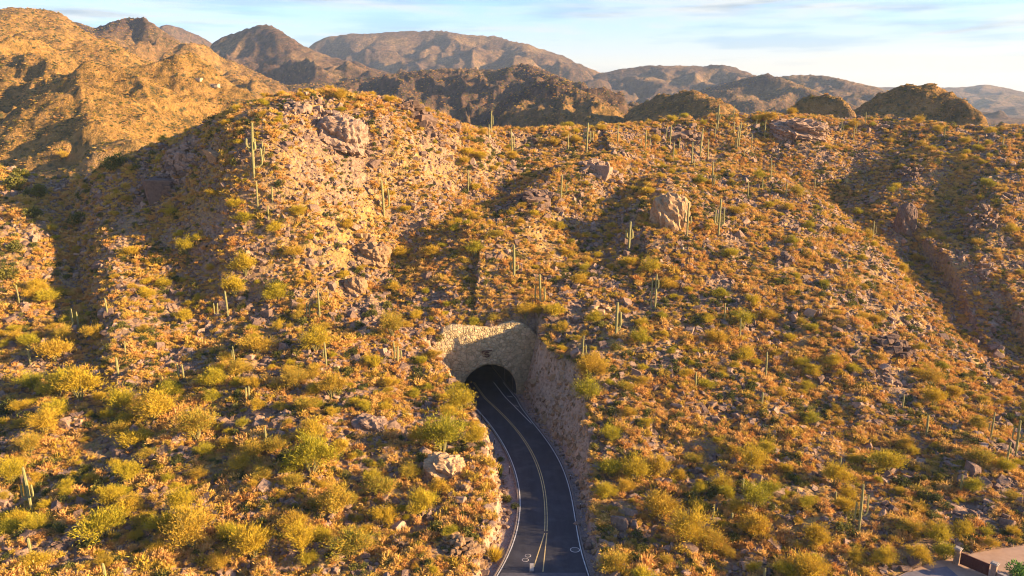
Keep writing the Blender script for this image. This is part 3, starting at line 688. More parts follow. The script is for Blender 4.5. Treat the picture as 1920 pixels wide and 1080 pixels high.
def rock_verts(sub=1, flat=.7, cuts=7):
    import bmesh
    bm = bmesh.new(); bmesh.ops.create_cube(bm, size=2.0)
    for v in bm.verts: v.co = v.co*rng.uniform(.72, 1.05)+Vector(rng.normal(0, .12, 3))
    for _ in range(cuts):
        nn = unit(rng.normal(size=3)); d = rng.uniform(.62, 1.02)
        g = bmesh.ops.bisect_plane(bm, geom=bm.verts[:]+bm.edges[:]+bm.faces[:], plane_co=tuple(nn*d), plane_no=tuple(nn), clear_outer=True)
        e = [q for q in g['geom_cut'] if isinstance(q, bmesh.types.BMEdge)]
        if e: bmesh.ops.holes_fill(bm, edges=e, sides=0)
    bmesh.ops.bevel(bm, geom=bm.edges[:], offset=.05, segments=1, affect='EDGES')
    if sub > 1: bmesh.ops.triangulate(bm, faces=bm.faces[:]); bmesh.ops.subdivide_edges(bm, edges=bm.edges[:], cuts=1)
    bmesh.ops.triangulate(bm, faces=bm.faces[:])
    V = np.array([v.co[:] for v in bm.verts]); F = np.array([tuple(v.index for v in f.verts) for f in bm.faces]) if not bm.verts.index_update() else None; bm.free()
    V = V*np.array([1, rng.uniform(.6, .9), flat*rng.uniform(.55, 1.1)]); V /= np.abs(V).max()*2
    return V, F
def make_rock(i, m):
    V, F = rock_verts(1, .75); return obj('rock_source', mesh_np('rock_source', V, F, m), link=False)
rocks = [make_rock(i, M_rock) for i in range(7)]
pebbles = [make_rock(i, M_pale) for i in range(5)]

# ------------------------------------------------------------------ scatter (ground cover nobody could count)
def scatter(name, protos, pts, rot, scl, label, cat):
    me = bpy.data.meshes.new(name); n = len(pts); me.vertices.add(n); me.vertices.foreach_set('co', np.asarray(pts, np.float32).ravel())
    for k_, v_ in (('rot', rot), ('scl', scl)):
        a = me.attributes.new(k_, 'FLOAT_VECTOR', 'POINT'); a.data.foreach_set('vector', np.asarray(v_, np.float32).ravel())
    o = obj(name, me); tag(o, label, cat, kind='stuff')
    g = bpy.data.node_groups.new(name, 'GeometryNodeTree'); g.interface.new_socket('Geometry', in_out='INPUT', socket_type='NodeSocketGeometry'); g.interface.new_socket('Geometry', in_out='OUTPUT', socket_type='NodeSocketGeometry')
    gi = g.nodes.new('NodeGroupInput'); go = g.nodes.new('NodeGroupOutput'); ip_ = g.nodes.new('GeometryNodeInstanceOnPoints'); mp_ = g.nodes.new('GeometryNodeMeshToPoints')
    jn = g.nodes.new('GeometryNodeJoinGeometry')
    for p in protos:
        oi = g.nodes.new('GeometryNodeObjectInfo'); oi.inputs['Object'].default_value = p; oi.inputs['As Instance'].default_value = True; g.links.new(oi.outputs['Geometry'], jn.inputs[0])
    def na(nm):
        q_ = g.nodes.new('GeometryNodeInputNamedAttribute'); q_.data_type = 'FLOAT_VECTOR'; q_.inputs['Name'].default_value = nm; return q_.outputs['Attribute']
    er = g.nodes.new('FunctionNodeEulerToRotation'); g.links.new(na('rot'), er.inputs[0])
    g.links.new(gi.outputs[0], mp_.inputs[0]); g.links.new(mp_.outputs[0], ip_.inputs['Points']); g.links.new(jn.outputs[0], ip_.inputs['Instance']); ip_.inputs['Pick Instance'].default_value = True
    rv = g.nodes.new('FunctionNodeRandomValue'); rv.data_type = 'INT'
    rv.inputs[4].default_value = 0; rv.inputs[5].default_value = len(protos)-1; g.links.new(rv.outputs[2], ip_.inputs['Instance Index'])
    g.links.new(er.outputs[0], ip_.inputs['Rotation']); g.links.new(na('scl'), ip_.inputs['Scale']); g.links.new(ip_.outputs[0], go.inputs[0])
    md_ = o.modifiers.new('scatter', 'NODES'); md_.node_group = g; return o
def sample(n, rmin, rmax, power=1.0, a0=R(-40), a1=R(43)):
    a = rng.uniform(a0, a1, n); u = rng.uniform(0, 1, n); r = np.sqrt(rmin**2+(rmax**2-rmin**2)*u) if power == 1 else rmin*(rmax/rmin)**u
    x, y = r*np.sin(a), r*np.cos(a); z = bil(Hh, x, y)
    v = bil(vis.astype(float), x, y) > .2
    c = bil(np.maximum(cut, grav), x, y)
    dv = poly_sd(x, y, DRV)
    px, py, zc = proj(x, y, z)
    ok = v & (py < 1130) & (dv > .3) & ((c < .3) | (r > 200)) & ~((np.abs(x-bore_x(y)) < 7) & (y > 130) & (z < 3))
    slope = (np.hypot(bil(Hh, x+1, y)-z, bil(Hh, x, y+1)-z))
    return x[ok], y[ok], z[ok], r[ok], slope[ok]
EXC = []                                            # kept clear: (x, y, radius)
def clear(x, y, extra=0):
    m = np.ones(x.shape, bool)
    for ex, ey, er in EXC: m &= np.hypot(x-ex, y-ey) > er+extra
    return m

# ------------------------------------------------------------------ saguaros
M_arms = {}
def saguaro_trunk(h, r, lean):
    b = MB(); n = 9
    fr0 = [0, .12, .3, .5, .7, .85, .94]; zz = [h*f for f in fr0]+[h-r*.9, h-r*.35, h-r*.08]; pts = [(lean*(z/h)**2*h, 0, z if z else -.5) for z in zz]; rad = [r*(.82+.22*math.sin(PI*f)) for f in fr0]+[r*.82, r*.6, r*.28]; n = 9
    b.tube(pts, rad, 16, True, .14); return b.mesh('trunk', M_sag, False)
def saguaro_arm(h, side, f0, f1, reach, r, ang):
    z0 = h*f0; z1 = h*f1; b = MB(); q = min(reach, (z1-z0)*.8)
    pts = [(0, 0, z0), (reach*.6, 0, z0+.05*q), (reach*.93, 0, z0+.35*q), (reach, 0, z0+.75*q)]+[(reach*(1-.03*k), 0, z0+.75*q+(z1-z0-.75*q)*k/4) for k in (1.5, 3)]+[(reach*.9, 0, z1-r*.9), (reach*.9, 0, z1-r*.3), (reach*.9, 0, z1)]
    rad = [r*.75, r*.8, r*.9, r, r, r, r*.95, r*.7, r*.3]
    a = ang+(PI if side < 0 else 0); pts = [(x*math.cos(a), x*math.sin(a), z) for x, y, z in pts]
    b.tube(pts, rad, 12, True, .14); return b.mesh('arm', M_sag, False)
LAND = []                                           # landmarks for the descriptions: (px, py, phrase)
def saguaro(bx, by, hp, arms=(), label=None, thick=1.0, dead=False):
    x, y, z = hit(bx, by); zc = proj(x, y, z)[2]; h = hp*zc/FPX*1.03; r = min(max(.031*h, .17), .30)*thick*random.uniform(.85, 1.15)
    lean = random.uniform(-.045, .045); m = saguaro_trunk(h, r, lean)
    if dead: m.materials.clear(); m.materials.append(M_sagdry)
    if arms:
        o = empty('saguaro', (x, y, z)); obj('trunk', m, o)
        for (side, f0, f1, reach) in arms:
            obj('arm', saguaro_arm(h, side, f0, f1, max(reach*h, r*2.4), r*.72, random.uniform(-.35, .35)), o)
    else: o = obj('saguaro', m); o.location = (x, y, z)
    o['category'] = 'saguaro'; o['group'] = 'saguaros standing on the hillside'
    EXC.append((x, y, .5)); SAG.append((o, bx, by-hp*.5, len(arms), hp, label)); return o
SAG = []
A2 = [(-1,.4,.7,.09),(1,.42,.75,.09)]
sag_list = [
 (60,962,92,[(-1,.30,.60,.15),(-1,.36,.74,.09),(1,.36,.64,.12)],'stout golden saguaro with three upright arms near the left edge',1.0),
 (37,572,38),(203,598,40),(138,618,40),(149,622,38),(58,686,33,(),None,1.4),(236,668,30),(222,705,36,(),None,1.3),(428,597,52,(),None,1.1),(403,595,27),(409,595,27),
 (440,680,32,[(-1,.35,.75,.08)]),(336,712,32),(345,712,30),(462,755,30),(468,753,30),(600,600,58,(),'tall armless saguaro on the slope left of the portal',1.0),(576,598,30),(581,597,28),
 (612,687,46,[(-1,.35,.68,.07)],'thick saguaro with one stubby left arm, left of the portal',1.2),(746,682,34,[(-1,.3,.95,.16),(1,.3,.75,.2)],'short saguaro with a curled right arm beside the portal',1.2),(739,662,22),(500,838,40),(199,1092,40,(),None,1.3),(57,1034,28,(),None,1.2),
 (477,335,100,[(-1,.48,.64,.06),(1,.50,.72,.06),(-1,.55,.72,.09),(1,.2,.55,.16),(1,.52,.66,.03)],'tallest many-armed saguaro on the left shoulder of the knoll',1.0),
 (495,305,38,[(1,.4,.75,.04)]),(484,392,50,(),None,1.1),(511,378,28),(504,418,32),
 (720,403,64,[(1,.22,.75,.16),(-1,.25,.42,.10)],'saguaro with one long right arm below the knoll',1.0),(878,362,42,[(1,.4,.65,.07)]),
 (1052,380,52,[(-1,.3,.62,.12),(1,.3,.7,.2)],'saguaro with a raised arm each side above the shaded hollow',.9),
 (964,524,64,[(-1,.28,.48,.10),(1,.26,.42,.12)],'saguaro with two low arms in the middle of the slope',1.0),
 (1013,574,60,[(-1,.2,.62,.16),(1,.15,.6,.14)],'three-pronged saguaro just above the portal',1.0),
 (1179,470,54,[(-1,.4,.7,.12),(1,.4,.65,.12),(-1,.45,.62,.05),(1,.42,.72,.06)],'bushy-armed saguaro below the cracked outcrop',1.2),
 (1228,582,68,[(-1,.05,.9,.11),(1,.6,.85,.06)],'twin-stemmed saguaro above the right bank',.9),
 (1155,632,66,[(1,.3,.72,.12),(1,.2,.6,.07)],'saguaro with two arms on its right side, up the bank from the portal',1.2),
 (1092,676,48,[(1,.2,.62,.14)],'saguaro with one right arm at the top of the right bank',1.0),
 (1358,602,34),(1387,636,40),(1435,714,56,(),'tall armless saguaro in the middle of the right slope',1.0),(1304,730,34,(),None,1.1),(1428,766,32),
 (1347,442,68,[(-1,.3,.7,.14),(1,.3,.75,.12),(-1,.35,.6,.07),(1,.25,.5,.05)],'many-armed saguaro right of the cracked outcrop',1.0),
 (1288,442,60,[(-1,.4,.7,.1),(1,.35,.6,.1)],'saguaro standing against the bright cracked outcrop',1.0),
 (960,294,50,[(1,.3,.75,.08),(-1,.4,.6,.08)],'saguaro with short arms at the saddle right of the knoll',1.0),(921,252,42,[(1,.4,.8,.08)]),(917,264,30),
 (1100,287,54,[(-1,.35,.7,.1),(1,.35,.7,.12)],'leftmost tall many-armed saguaro on the saddle crest',1.0),(1112,268,20),(1065,281,28),(1158,270,36),(1210,284,38,[(-1,.2,.6,.22),(1,.2,.6,.22)],'saguaro with a wide U of arms on the crest',.9),
 (1256,276,40),(1262,304,36),(1273,282,24),(1249,262,24),(1297,310,42),(1313,293,50),(1327,300,38),(1301,318,20),(1335,353,48,[(1,.1,.5,.08),(1,.15,.45,.05)]),(1340,263,30),
 (1345,246,48,[(-1,.4,.7,.06),(1,.4,.6,.06)],'high saguaro breaking the skyline on the right crest',1.0),(1375,222,24),(1381,282,44,[(-1,.1,.5,.06)]),(1385,275,44),(1376,254,26),(1395,298,16),(1409,279,26),(1418,238,14),(1433,262,36),
 (1445,336,38,[(-1,.4,.7,.12),(1,.4,.75,.12)],'three-armed saguaro at the edge of the shaded slope',.9),(1470,263,24),(1473,371,28),(1527,356,22),(1402,372,32),(1429,356,20),
 (1635,456,42,[(-1,.4,.7,.14),(1,.4,.75,.14)],'saguaro with raised arms on the right slope near the gully',1.0),(1587,509,26),(1600,262,26),(1577,252,26,[(-1,.1,.6,.15),(1,.1,.7,.15)]),(1833,276,20),(1879,276,20),(1622,235,24),(1770,260,18),(1605,250,18),
 (1692,766,26),(1736,820,44,(),None,1.1),(1857,824,54,[(-1,.3,.6,.1)],'saguaro with one left arm near the right edge',1.0),
 (1904,852,68,[(-1,.4,.8,.14),(1,.4,.75,.14),(1,.45,.6,.06)],'bushy-armed saguaro at the right edge',1.2),(1886,876,50,[(1,.55,.75,.04)]),(1800,927,40,[(1,.5,.65,.05)]),
 (1610,997,96,[(-1,.25,.60,.10),(1,.34,.76,.13)],'tallest lower-right saguaro with an arm on each side',1.0),(1566,942,22),(1574,880,24),
 (1335,992,50,(),'slender pale saguaro among palo verdes right of the road',.8),(1392,921,26,(),None,1.2),(1372,976,16,(),None,1.1),(1432,1092,30,(),None,1.0),
]
for q in sag_list: saguaro(*q)

# ------------------------------------------------------------------ rock outcrops
def outcrop(cx, by, wpx, hpx, n, label, m=M_rock, k=1.0):
    crag = (cx in (1258, 690, 665, 830, 630, 1120, 1700, 1500)); n = n//3 if crag else n
    x, y, z = hit(cx, by); zc = proj(x, y, z)[2]; W = wpx*zc/FPX; Hq = hpx*zc/FPX
    Vs, Fs, o_ = [], [], 0
    tilt = rng.uniform(-.4, .4); n = int(n*1.9)
    for i in range(n+1):
        V, F = rock_verts(1, .62); u = rng.uniform(-1, 1); v = rng.uniform(-1, 1); s_ = W*rng.uniform(.09, .27)*k*(1.25-.5*abs(u))
        if i == n: u = v = 0; s_ = W*.5
        th = tilt+rng.normal(0, .35); c_, sn = math.cos(th), math.sin(th); V = V@np.array([[c_, sn, 0], [-sn, c_, 0], [0, 0, 1]])
        px_, py_ = x+u*W*.40, y+W*.25+v*W*.22; zz = ground(px_, py_)+Hq*rng.uniform(-.05, .55)*(1-u*u*.8)*(1-.3*abs(v)) if i < n else ground(px_, py_)-s_*.12
        V = V*s_*np.array([1, 1, 1.25])+[px_, py_, zz]; Vs.append(V); Fs.append(F+o_); o_ += len(V)
    if crag:
        import bmesh
        bm = bmesh.new(); bmesh.ops.create_icosphere(bm, subdivisions=5, radius=1); U = np.array([v.co[:] for v in bm.verts]); FF = np.array([tuple(v.index for v in f.verts) for f in bm.faces]); bm.free()
        U = np.sign(U)*np.abs(U)**.75*np.array([W*.44, W*.30, Hq*.62]); nr_ = unit(U)
        dd = ridged(U[:, 0]/1.5+U[:, 2]/9+cx, U[:, 1]/1.5+U[:, 2]/7, 4, .55)*W*.085+fbm(U[:, 0]/W*4+U[:, 2]/Hq*2, U[:, 1]/W*4-U[:, 2]/Hq*2, 3)*W*.12+ridged(U[:, 2]/.9+U[:, 0]/5, U[:, 0]/3.3, 3)*W*.02
        U = U+nr_*dd[:, None]+[x, y+W*.2, z+Hq*.18]; Vs.append(U); Fs.append(FF+o_); o_ += len(U)
    V = np.concatenate(Vs)-[x, y, z]; V = V+fbm(V[:, 0]*2.+3, V[:, 2]*2.+V[:, 1], 3)[:, None]*.10*np.array([1, 1, .5])
    o = obj('rock_outcrop', mesh_np('rock_outcrop', V, np.concatenate(Fs), m)); o.location = (x, y, z)
    tag(o, label, 'rock outcrop', 'rock outcrops on the hillside'); EXC.append((x, y+W*.25, W*.3)); return o
for q in [
 (1258,426,74,72,27,'bright cracked rock outcrop standing proud below the saddle',M_pale,.7),
 (690,490,80,36,30,'pale blocky rock outcrop left of centre on the slope',M_pale,.8),(665,550,45,32,16,'narrow golden rock rib above the tall armless saguaro',M_pale,.9),
 (830,895,80,40,34,'boulder outcrop on the left bank beside the road curve',M_pale,.8),(870,925,40,26,16,'small boulder heap at the lip of the left bank',M_pale,.9),
 (1125,595,60,32,22,'pile of pale boulders right above the portal',M_pale,.8),(630,270,110,55,40,'broad rocky face under the top of the knoll',M_rock,.8),(560,215,80,25,26,'rocks along the left crest of the knoll',M_rock,.7),(790,240,100,30,34,'dark rocks along the right crest of the knoll',M_rock,.7),
 (1130,340,100,36,40,'dark layered rocks above the shaded hollow',M_rock,.7),(1010,390,110,30,36,'layered ledge across the shaded hollow',M_rock,.7),(1700,440,40,70,36,'tall rock rib on the shaded right slope',M_rock,.7),(1712,340,60,40,26,'upper rocks of the rib near the right crest',M_rock,.7),(1845,430,70,80,44,'broken rock band near the right edge',M_rock,.7),
 (1850,520,50,50,28,'lower rocks of the band in the right gully',M_rock,.7),(1500,255,110,30,34,'dark rocks on the right crest below the knob',M_rock,.7),(1690,680,110,40,44,'layered dark outcrop low on the right ridge',M_rock,.6),(1640,720,50,28,20,'rock step below the layered outcrop',M_rock,.7),(1478,500,60,26,20,'flat slabs in the middle of the right slope',M_rock,.7),
 (1612,985,0,0,0,'',M_rock,1)] [:-1]: outcrop(*q)
outcrop(1483,980,26,30,14,'grey stacked boulders beside the palo verde right of the road',M_rock,1.0)
outcrop(690,810,70,26,28,'flat pinkish outcrop below the portal on the left slope',M_rock,.7)
outcrop(330,330,110,40,40,'dark jagged rocks on the left shoulder below the knoll',M_rock,.7)
outcrop(1275,275,110,22,30,'low dark rocks on the crest among the saguaros',M_rock,.6)
outcrop(400,310,70,26,24,'pale stones on the left shoulder beside the tall saguaro',M_pale,.6)
outcrop(745,1035,60,30,22,'pale stones on the left slope at the bottom',M_pale,.7)
outcrop(870,1050,100,40,44,'pale broken rock slope beside the road at the bottom',M_pale,.6)
outcrop(290,385,130,30,40,'dark stones on the shaded left flank',M_rock,.55)

# ------------------------------------------------------------------ palo verdes, one object each
PAL = []
def palo(x, y, z, w_, bx, by):
    crown, trunk = random.choice(palos); o = empty('palo_verde', (x, y, z), random.uniform(0, 2*PI)); s_ = w_; o.scale = (s_, s_, s_*random.uniform(.9, 1.15))
    obj('crown', crown, o); obj('trunk', trunk, o); PAL.append((o, bx, by, w_)); EXC.append((x, y, w_*.32))
pl = [(105,680,85),(60,735,55),(150,750,110),(110,745,70),(290,790,95),(230,775,60),(370,825,80),(85,815,65),(255,840,70),(585,890,100),(550,885,60),(450,885,50),(628,965,75),(660,1040,100),(790,965,65),(715,930,70),(722,985,55),(475,1045,95),(195,1010,95),(240,965,75),(210,945,55),(360,1030,95),(340,960,60),(25,905,60),(20,1005,60),(300,1000,60),(60,850,50),
 (480,665,70),(592,660,65),(400,725,55),(555,730,55),(622,745,60),(830,850,95),(790,835,60),(862,775,60),(890,835,50),(780,600,30),(1110,705,70),(1100,752,62),(1145,828,46),(1145,895,60),(1190,903,60),(1240,975,82),(1290,1020,95),(1330,1030,65),(1415,1005,65),(1150,1075,70),(1135,935,50),(1205,1095,60),(1235,893,48),(1300,870,40),(1410,885,60),(1440,930,50),
 (1565,912,60),(1660,888,70),(1515,1085,85),(1530,1020,60),(1602,1055,36),(1655,1060,50),(1722,1058,50),(1760,1018,55),(1805,1005,45),(1822,925,42),(1710,1005,55),(1770,1050,50),(985,595,45),(1040,597,52),(1085,535,42),(1010,590,30),(1220,515,38),(1350,560,38),(1395,680,45),(1575,442,36),(460,515,50),(460,420,45),(515,440,36),(560,408,34),(350,475,42),(322,408,28),(400,372,30),(650,430,32),(890,482,42),(930,448,32),(1215,368,34),(1370,487,38),(1380,405,30),(1690,512,28),(1522,622,30),(1750,762,55),(1695,845,36),(735,630,55),(700,690,40),(520,565,55),(440,555,50),(640,850,40),(320,745,50),(180,640,45),(90,570,50),(60,560,40),(245,485,40),(120,300,22),(70,550,40),(1530,260,34),(1440,232,36),(1420,230,26),(1600,240,26),(1850,355,30),(1180,500,36),(1060,480,30),(810,480,34),(760,400,28),(900,300,30),(870,310,26),(1080,270,26),(1040,275,24),(1060,262,24),(1230,270,24),(960,300,26),(1640,610,32),(1440,600,36),(1480,640,30),(1560,690,36),(1600,870,40),(1180,780,30),(1210,800,34),(1310,960,40),(1380,960,44)]
for (bx, by, wp) in pl:
    x, y, z = hit(bx, by); zc = proj(x, y, z)[2]
    if zc > 400: print('far palo', bx, by, zc); continue
    palo(x, y, z-.05, min(wp*zc/FPX, 8.0)*.9, bx, by)
xs, ys2, zs, r_, sl2 = sample(9000, 75, 345)
dens = np.clip(.5+fbm(xs/22, ys2/22, 3)*1.5, 0, 1)*np.where(r_ < 200, 1, .7)*np.where(xs < -8, 1, .62)*np.where(sl2 < .75, 1, .4)
m = rng.uniform(0, 1, len(xs)) < dens; xs, ys2, zs, r_ = xs[m], ys2[m], zs[m], r_[m]
rest = []
cand = []
for x, y, z, rr in zip(xs, ys2, zs, r_):
    w_ = float(np.clip(rng.lognormal(.58, .42), 1.0, 4.4))*(1.08 if x < -5 and rr < 150 else 1.0); px, py, zc = proj(x, y, z)
    if -30 < px < 1950: cand.append((w_*FPX/zc, x, y, z, w_, px, py))
cand.sort(reverse=True); taken = []
for (wp, x, y, z, w_, px, py) in cand:
    if len(taken) > 700: break
    if all((x-a)**2+(y-b)**2 > (.42*(w_+c_))**2 for a, b, c_ in taken) and all((x-a)**2+(y-b)**2 > (c_+.3*w_)**2 for a, b, c_ in EXC):
        if len(PAL) < 300: palo(x, y, z-.05, w_, px, py)
        else: rest.append((x, y, z-.05, w_))
        taken.append((x, y, w_))
print('palo verdes', len(PAL), len(rest))
rp = np.array(rest); n = len(rp)
pal_src = [obj('palo_source', p[0], link=False) for p in palos]
scatter('small_palo_verdes', pal_src, rp[:, :3], np.c_[np.zeros((n, 2)), rng.uniform(0, 6.28, n)], np.repeat(rp[:, 3:4], 3, 1), 'scattered smaller yellow-green palo verde bushes over the slopes', 'bushes')

# dark green shrubs, one object each
SHR = []
xs, ys2, zs, r_, sl2 = sample(2600, 75, 200); m = clear(xs, ys2, .8) & (fbm(xs/15+40, ys2/15, 3) > -.05); xs, ys2, zs = xs[m], ys2[m], zs[m]
for x, y, z in list(zip(xs, ys2, zs)):
    if len(SHR) >= 170: break
    px, py, zc = proj(x, y, z)
    if not (0 < px < 1920 and py < 1085): continue
    w_ = float(np.clip(rng.lognormal(.45, .3), 1.0, 3.0))
    if any((x-a)**2+(y-b)**2 < (c_+.4*w_)**2 for a, b, c_ in EXC): continue
    o = obj('desert_shrub', random.choice(shrub_full)); o.location = (x, y, z-.05); o.rotation_euler = (0, 0, random.uniform(0, 6.28)); o.scale = (w_, w_, w_*random.uniform(.85, 1.2))
    SHR.append((o, px, py, w_)); EXC.append((x, y, w_*.3))
# planted verge and gully shrubs seen in the photo
for bx, by, wp in [(820,1000,36),(330,1000,30),(170,1030,40),(230,800,34),(20,770,40),(50,790,34),(1345,930,34),(940,865,14),(966,952,16),(948,940,22),(1180,890,30),(1200,1040,36),(60,410,34),(30,470,30),(220,315,44),(150,420,36),(30,350,40),(70,370,40),(15,520,36),(40,330,26)]:
    x, y, z = hit(bx, by); zc = proj(x, y, z)[2]; w_ = wp*zc/FPX
    o = obj('desert_shrub', random.choice(shrub_full)); o.location = (x, y, z-.05); o.scale = (w_, w_, w_*1.05); o.rotation_euler = (0, 0, random.uniform(0, 6)); SHR.append((o, bx, by, w_)); EXC.append((x, y, w_*.3))

# ground cover
def rots(n, tilt): return np.c_[rng.normal(0, tilt, n), rng.normal(0, tilt, n), rng.uniform(0, 6.28, n)]
xs, ys2, zs, r_, sl2 = sample(230000, 72, 360); nz_ = fbm(xs/9+3, ys2/9, 4, .6)
m = rng.uniform(0, 1, len(xs)) < np.clip(.64+1.4*nz_+.9*fbm(xs/38+7, ys2/38, 3), .06, .97); xs, ys2, zs, nz_ = xs[m], ys2[m], zs[m], nz_[m]; n = len(xs)
s1 = np.clip(rng.lognormal(-.10, .42, n), .35, 2.3)*(1+.5*nz_)
print('brush', n)
scatter('dry_brush', brushes, np.c_[xs, ys2, zs], rots(n, .12), np.c_[s1, s1, s1*rng.uniform(.7, 1.3, n)], 'golden and rust-coloured dry brush covering the slopes', 'brush')
xs, ys2, zs, r_, sl2 = sample(60000, 72, 365); nz_ = fbm(xs/12+30, ys2/12, 4, .6); m = (nz_ > .0) & (rng.uniform(0, 1, len(xs)) < .65); xs, ys2, zs = xs[m], ys2[m], zs[m]; n = len(xs)
s1 = np.clip(rng.lognormal(.0, .35, n), .5, 2.2); print('green', n)
scatter('low_green_scrub', shrubs_s, np.c_[xs, ys2, zs], rots(n, .1), np.c_[s1, s1, s1*rng.uniform(.7, 1.2, n)], 'low dark green scrub scattered between the dry brush', 'scrub')
xs, ys2, zs, r_, sl2 = sample(240000, 72, 370); nz_ = ridged(xs/16+3, ys2/16, 4, .6); dn = np.clip(.26+.9*nz_+.35*(sl2-.35)+.002*(r_-120), .04, 1)
m = rng.uniform(0, 1, len(xs)) < dn*.8; xs, ys2, zs, nz_ = xs[m], ys2[m], zs[m], nz_[m]; n = len(xs)
s1 = np.clip(rng.lognormal(-.75, .55, n), .18, 2.0)*(1+.4*np.clip(nz_, 0, 1)); print('rocks', n)
scatter('loose_rocks', rocks, np.c_[xs, ys2, zs], rots(n, .35), np.c_[s1, s1, s1*rng.uniform(.6, 1.2, n)], 'loose grey-pink stones and boulders strewn over the slopes', 'rocks')
m = rng.uniform(0, 1, n) < .12
scatter('pale_stones', pebbles, np.c_[xs, ys2, zs][m]+[.3, .2, 0], rots(m.sum(), .35), np.c_[s1, s1, s1][m]*.75, 'pale stones scattered among the darker ones', 'stones')
# rubble on the cut walls and verge
def cut_sample(n):
    x = rng.uniform(-32, 32, n); y = rng.uniform(72, YP, n); z = bil(Hh, x, y); c = bil(np.maximum(cut, 0), x, y); g = bil(grav, x, y)
    out = ((x < inside(fl, y)-.9) | (x > inside(fr, y)+.9))
    toe = (np.abs(x-(fr(y)+VERR+.2)) < 1.4) | (np.abs(x-(fl(y)-VERL-.9)) < 1.5)
    ok = out & ((c > .2) & (rng.uniform(0, 1, n) < .5) | toe & (rng.uniform(0, 1, n) < .8)); return x[ok], y[ok], z[ok]
xs, ys2, zs = cut_sample(24000); n = len(xs); s1 = np.clip(rng.lognormal(-.9, .5, n), .15, 1.4)
wl_ = bil(cut, xs, ys2) > .3
scatter('cut_face_blocks', pebbles, np.c_[xs, ys2, zs][wl_]-[0, 0, .1], rots(wl_.sum(), .5), np.c_[s1, s1, s1][wl_]*np.array([1.5, 1.3, 1.7]), 'angular blocks standing out of the blasted road cut', 'rock')
scatter('verge_rubble', rocks+pebbles, np.c_[xs, ys2, zs][~wl_], rots((~wl_).sum(), .4), np.c_[s1, s1, s1*.8][~wl_], 'broken rock along the foot of the road cut', 'rubble')
# scrub on the hills beyond
xs, ys2, zs, r_, sl2 = sample(150000, 345, 1700, 2, R(-38), R(40)); m = (fbm(xs/60, ys2/60, 3) > -.35); xs, ys2, zs, r_ = xs[m], ys2[m], zs[m], r_[m]; n = len(xs)
s1 = np.clip(rng.lognormal(.3, .4, n), .8, 3.2)*np.clip(r_/800, .7, 1.2)
h = rng.uniform(0, 1, n) < .34; print('far', n)
scatter('far_green_scrub', shrubs_s, np.c_[xs, ys2, zs][h], rots(h.sum(), .1), np.c_[s1, s1, s1*.9][h], 'olive scrub dotting the hills beyond the near ridge', 'scrub')
scatter('far_dry_brush', brushes, np.c_[xs, ys2, zs][~h], rots((~h).sum(), .1), np.c_[s1, s1, s1*.9][~h], 'dry brush dotting the hills beyond the near ridge', 'brush')

# ------------------------------------------------------------------ roadside: delineator posts, ocotillo, grass clump, boulders
M_post = simple('post_brown', (.05, .03, .025), (.09, .05, .04), 6); M_refl = simple('reflector', (.6, .58, .5), (.75, .7, .6), 6)
def post(bx, by, h, label):
    x, y, z = hit(bx, by); o = empty('delineator_post', (x, y, z)); b = MB(); b.box((0, 0, h/2-.15), (.16, .10, h+.3)); obj('post', b.mesh('post', M_post), o)
    b = MB(); b.box((0, -.06, h-.2), (.11, .03, .2)); obj('reflector', b.mesh('reflector', M_refl), o); tag(o, label, 'post', 'delineator posts along the verge')
post(903, 788, 1.5, 'dark delineator post on the left verge nearest the tunnel')
post(927, 832, 1.2, 'dark delineator post on the left verge below the palo verdes')
post(955, 888, 1.5, 'dark delineator post on the left verge at the curve')
post(941, 954, 1.3, 'dark delineator post on the left verge beside the small shrubs')
post(1069, 899, 1.0, 'short dark delineator post on the right verge')
post(1088, 955, 1.2, 'dark delineator post on the right verge nearest the camera')
def grass_clump(bx, by, wp, name, label, cat, mtl, n=420, up=1.2, spread=.55):
    x, y, z = hit(bx, by); zc = proj(x, y, z)[2]; w_ = wp*zc/FPX
    p = rng.normal(size=(n, 3))*[.10, .10, 0]; d = unit(rng.normal(size=(n, 3))*[spread, spread, .1]+[0, 0, up]); V, T = blades(n, p, d, rng.uniform(.5, 1, n)*w_*.85, rng.uniform(.03, .06, n), .12)
    o = obj(name, mesh_np(name, V, T, mtl)); o.location = (x, y, z-.05); tag(o, label, cat); EXC.append((x, y, 1)); return o
grass_clump(928, 1052, 46, 'grass_clump', 'golden spiky clump beside the left edge of the road at the bottom', 'grass clump', M_palo)
grass_clump(938, 893, 34, 'ocotillo', 'upright green cluster of stems on the left verge at the curve', 'shrub', M_green, 200, 2.6, .4)
grass_clump(1006, 772, 18, 'bare_shrub', 'bare twiggy shrub at the foot of the right cut wall near the portal', 'shrub', M_sagdry, 120, 1.6, .6)
def boulder(bx, by, wp, label, m=M_rock):
    x, y, z = hit(bx, by); zc = proj(x, y, z)[2]; w_ = wp*zc/FPX; V, F = rock_verts(2, .75, 9); V = V*w_; V += fbm(V[:, 0]*3, V[:, 1]*3+V[:, 2]*3, 3)[:, None]*.06*w_
    o = obj('boulder', mesh_np('boulder', V, F, m)); o.location = (x, y, z+w_*.15); o.rotation_euler = (0, 0, random.uniform(0, 6)); tag(o, label, 'boulder', 'boulders fallen beside the road')
boulder(922, 985, 16, 'reddish boulder at the foot of the left bank'); boulder(955, 963, 13, 'low brown boulder on the left verge below the shrubs'); boulder(950, 990, 12, 'small boulder on the left verge nearest the road line')
boulder(1105, 1020, 15, 'dark red boulder on the right verge at the bottom'); boulder(1084, 985, 14, 'long low boulder against the right edge of the road'); boulder(1010, 787, 14, 'dark boulder on the right verge below the portal'); boulder(1084, 910, 13, 'brown boulder at the foot of the right cut wall')
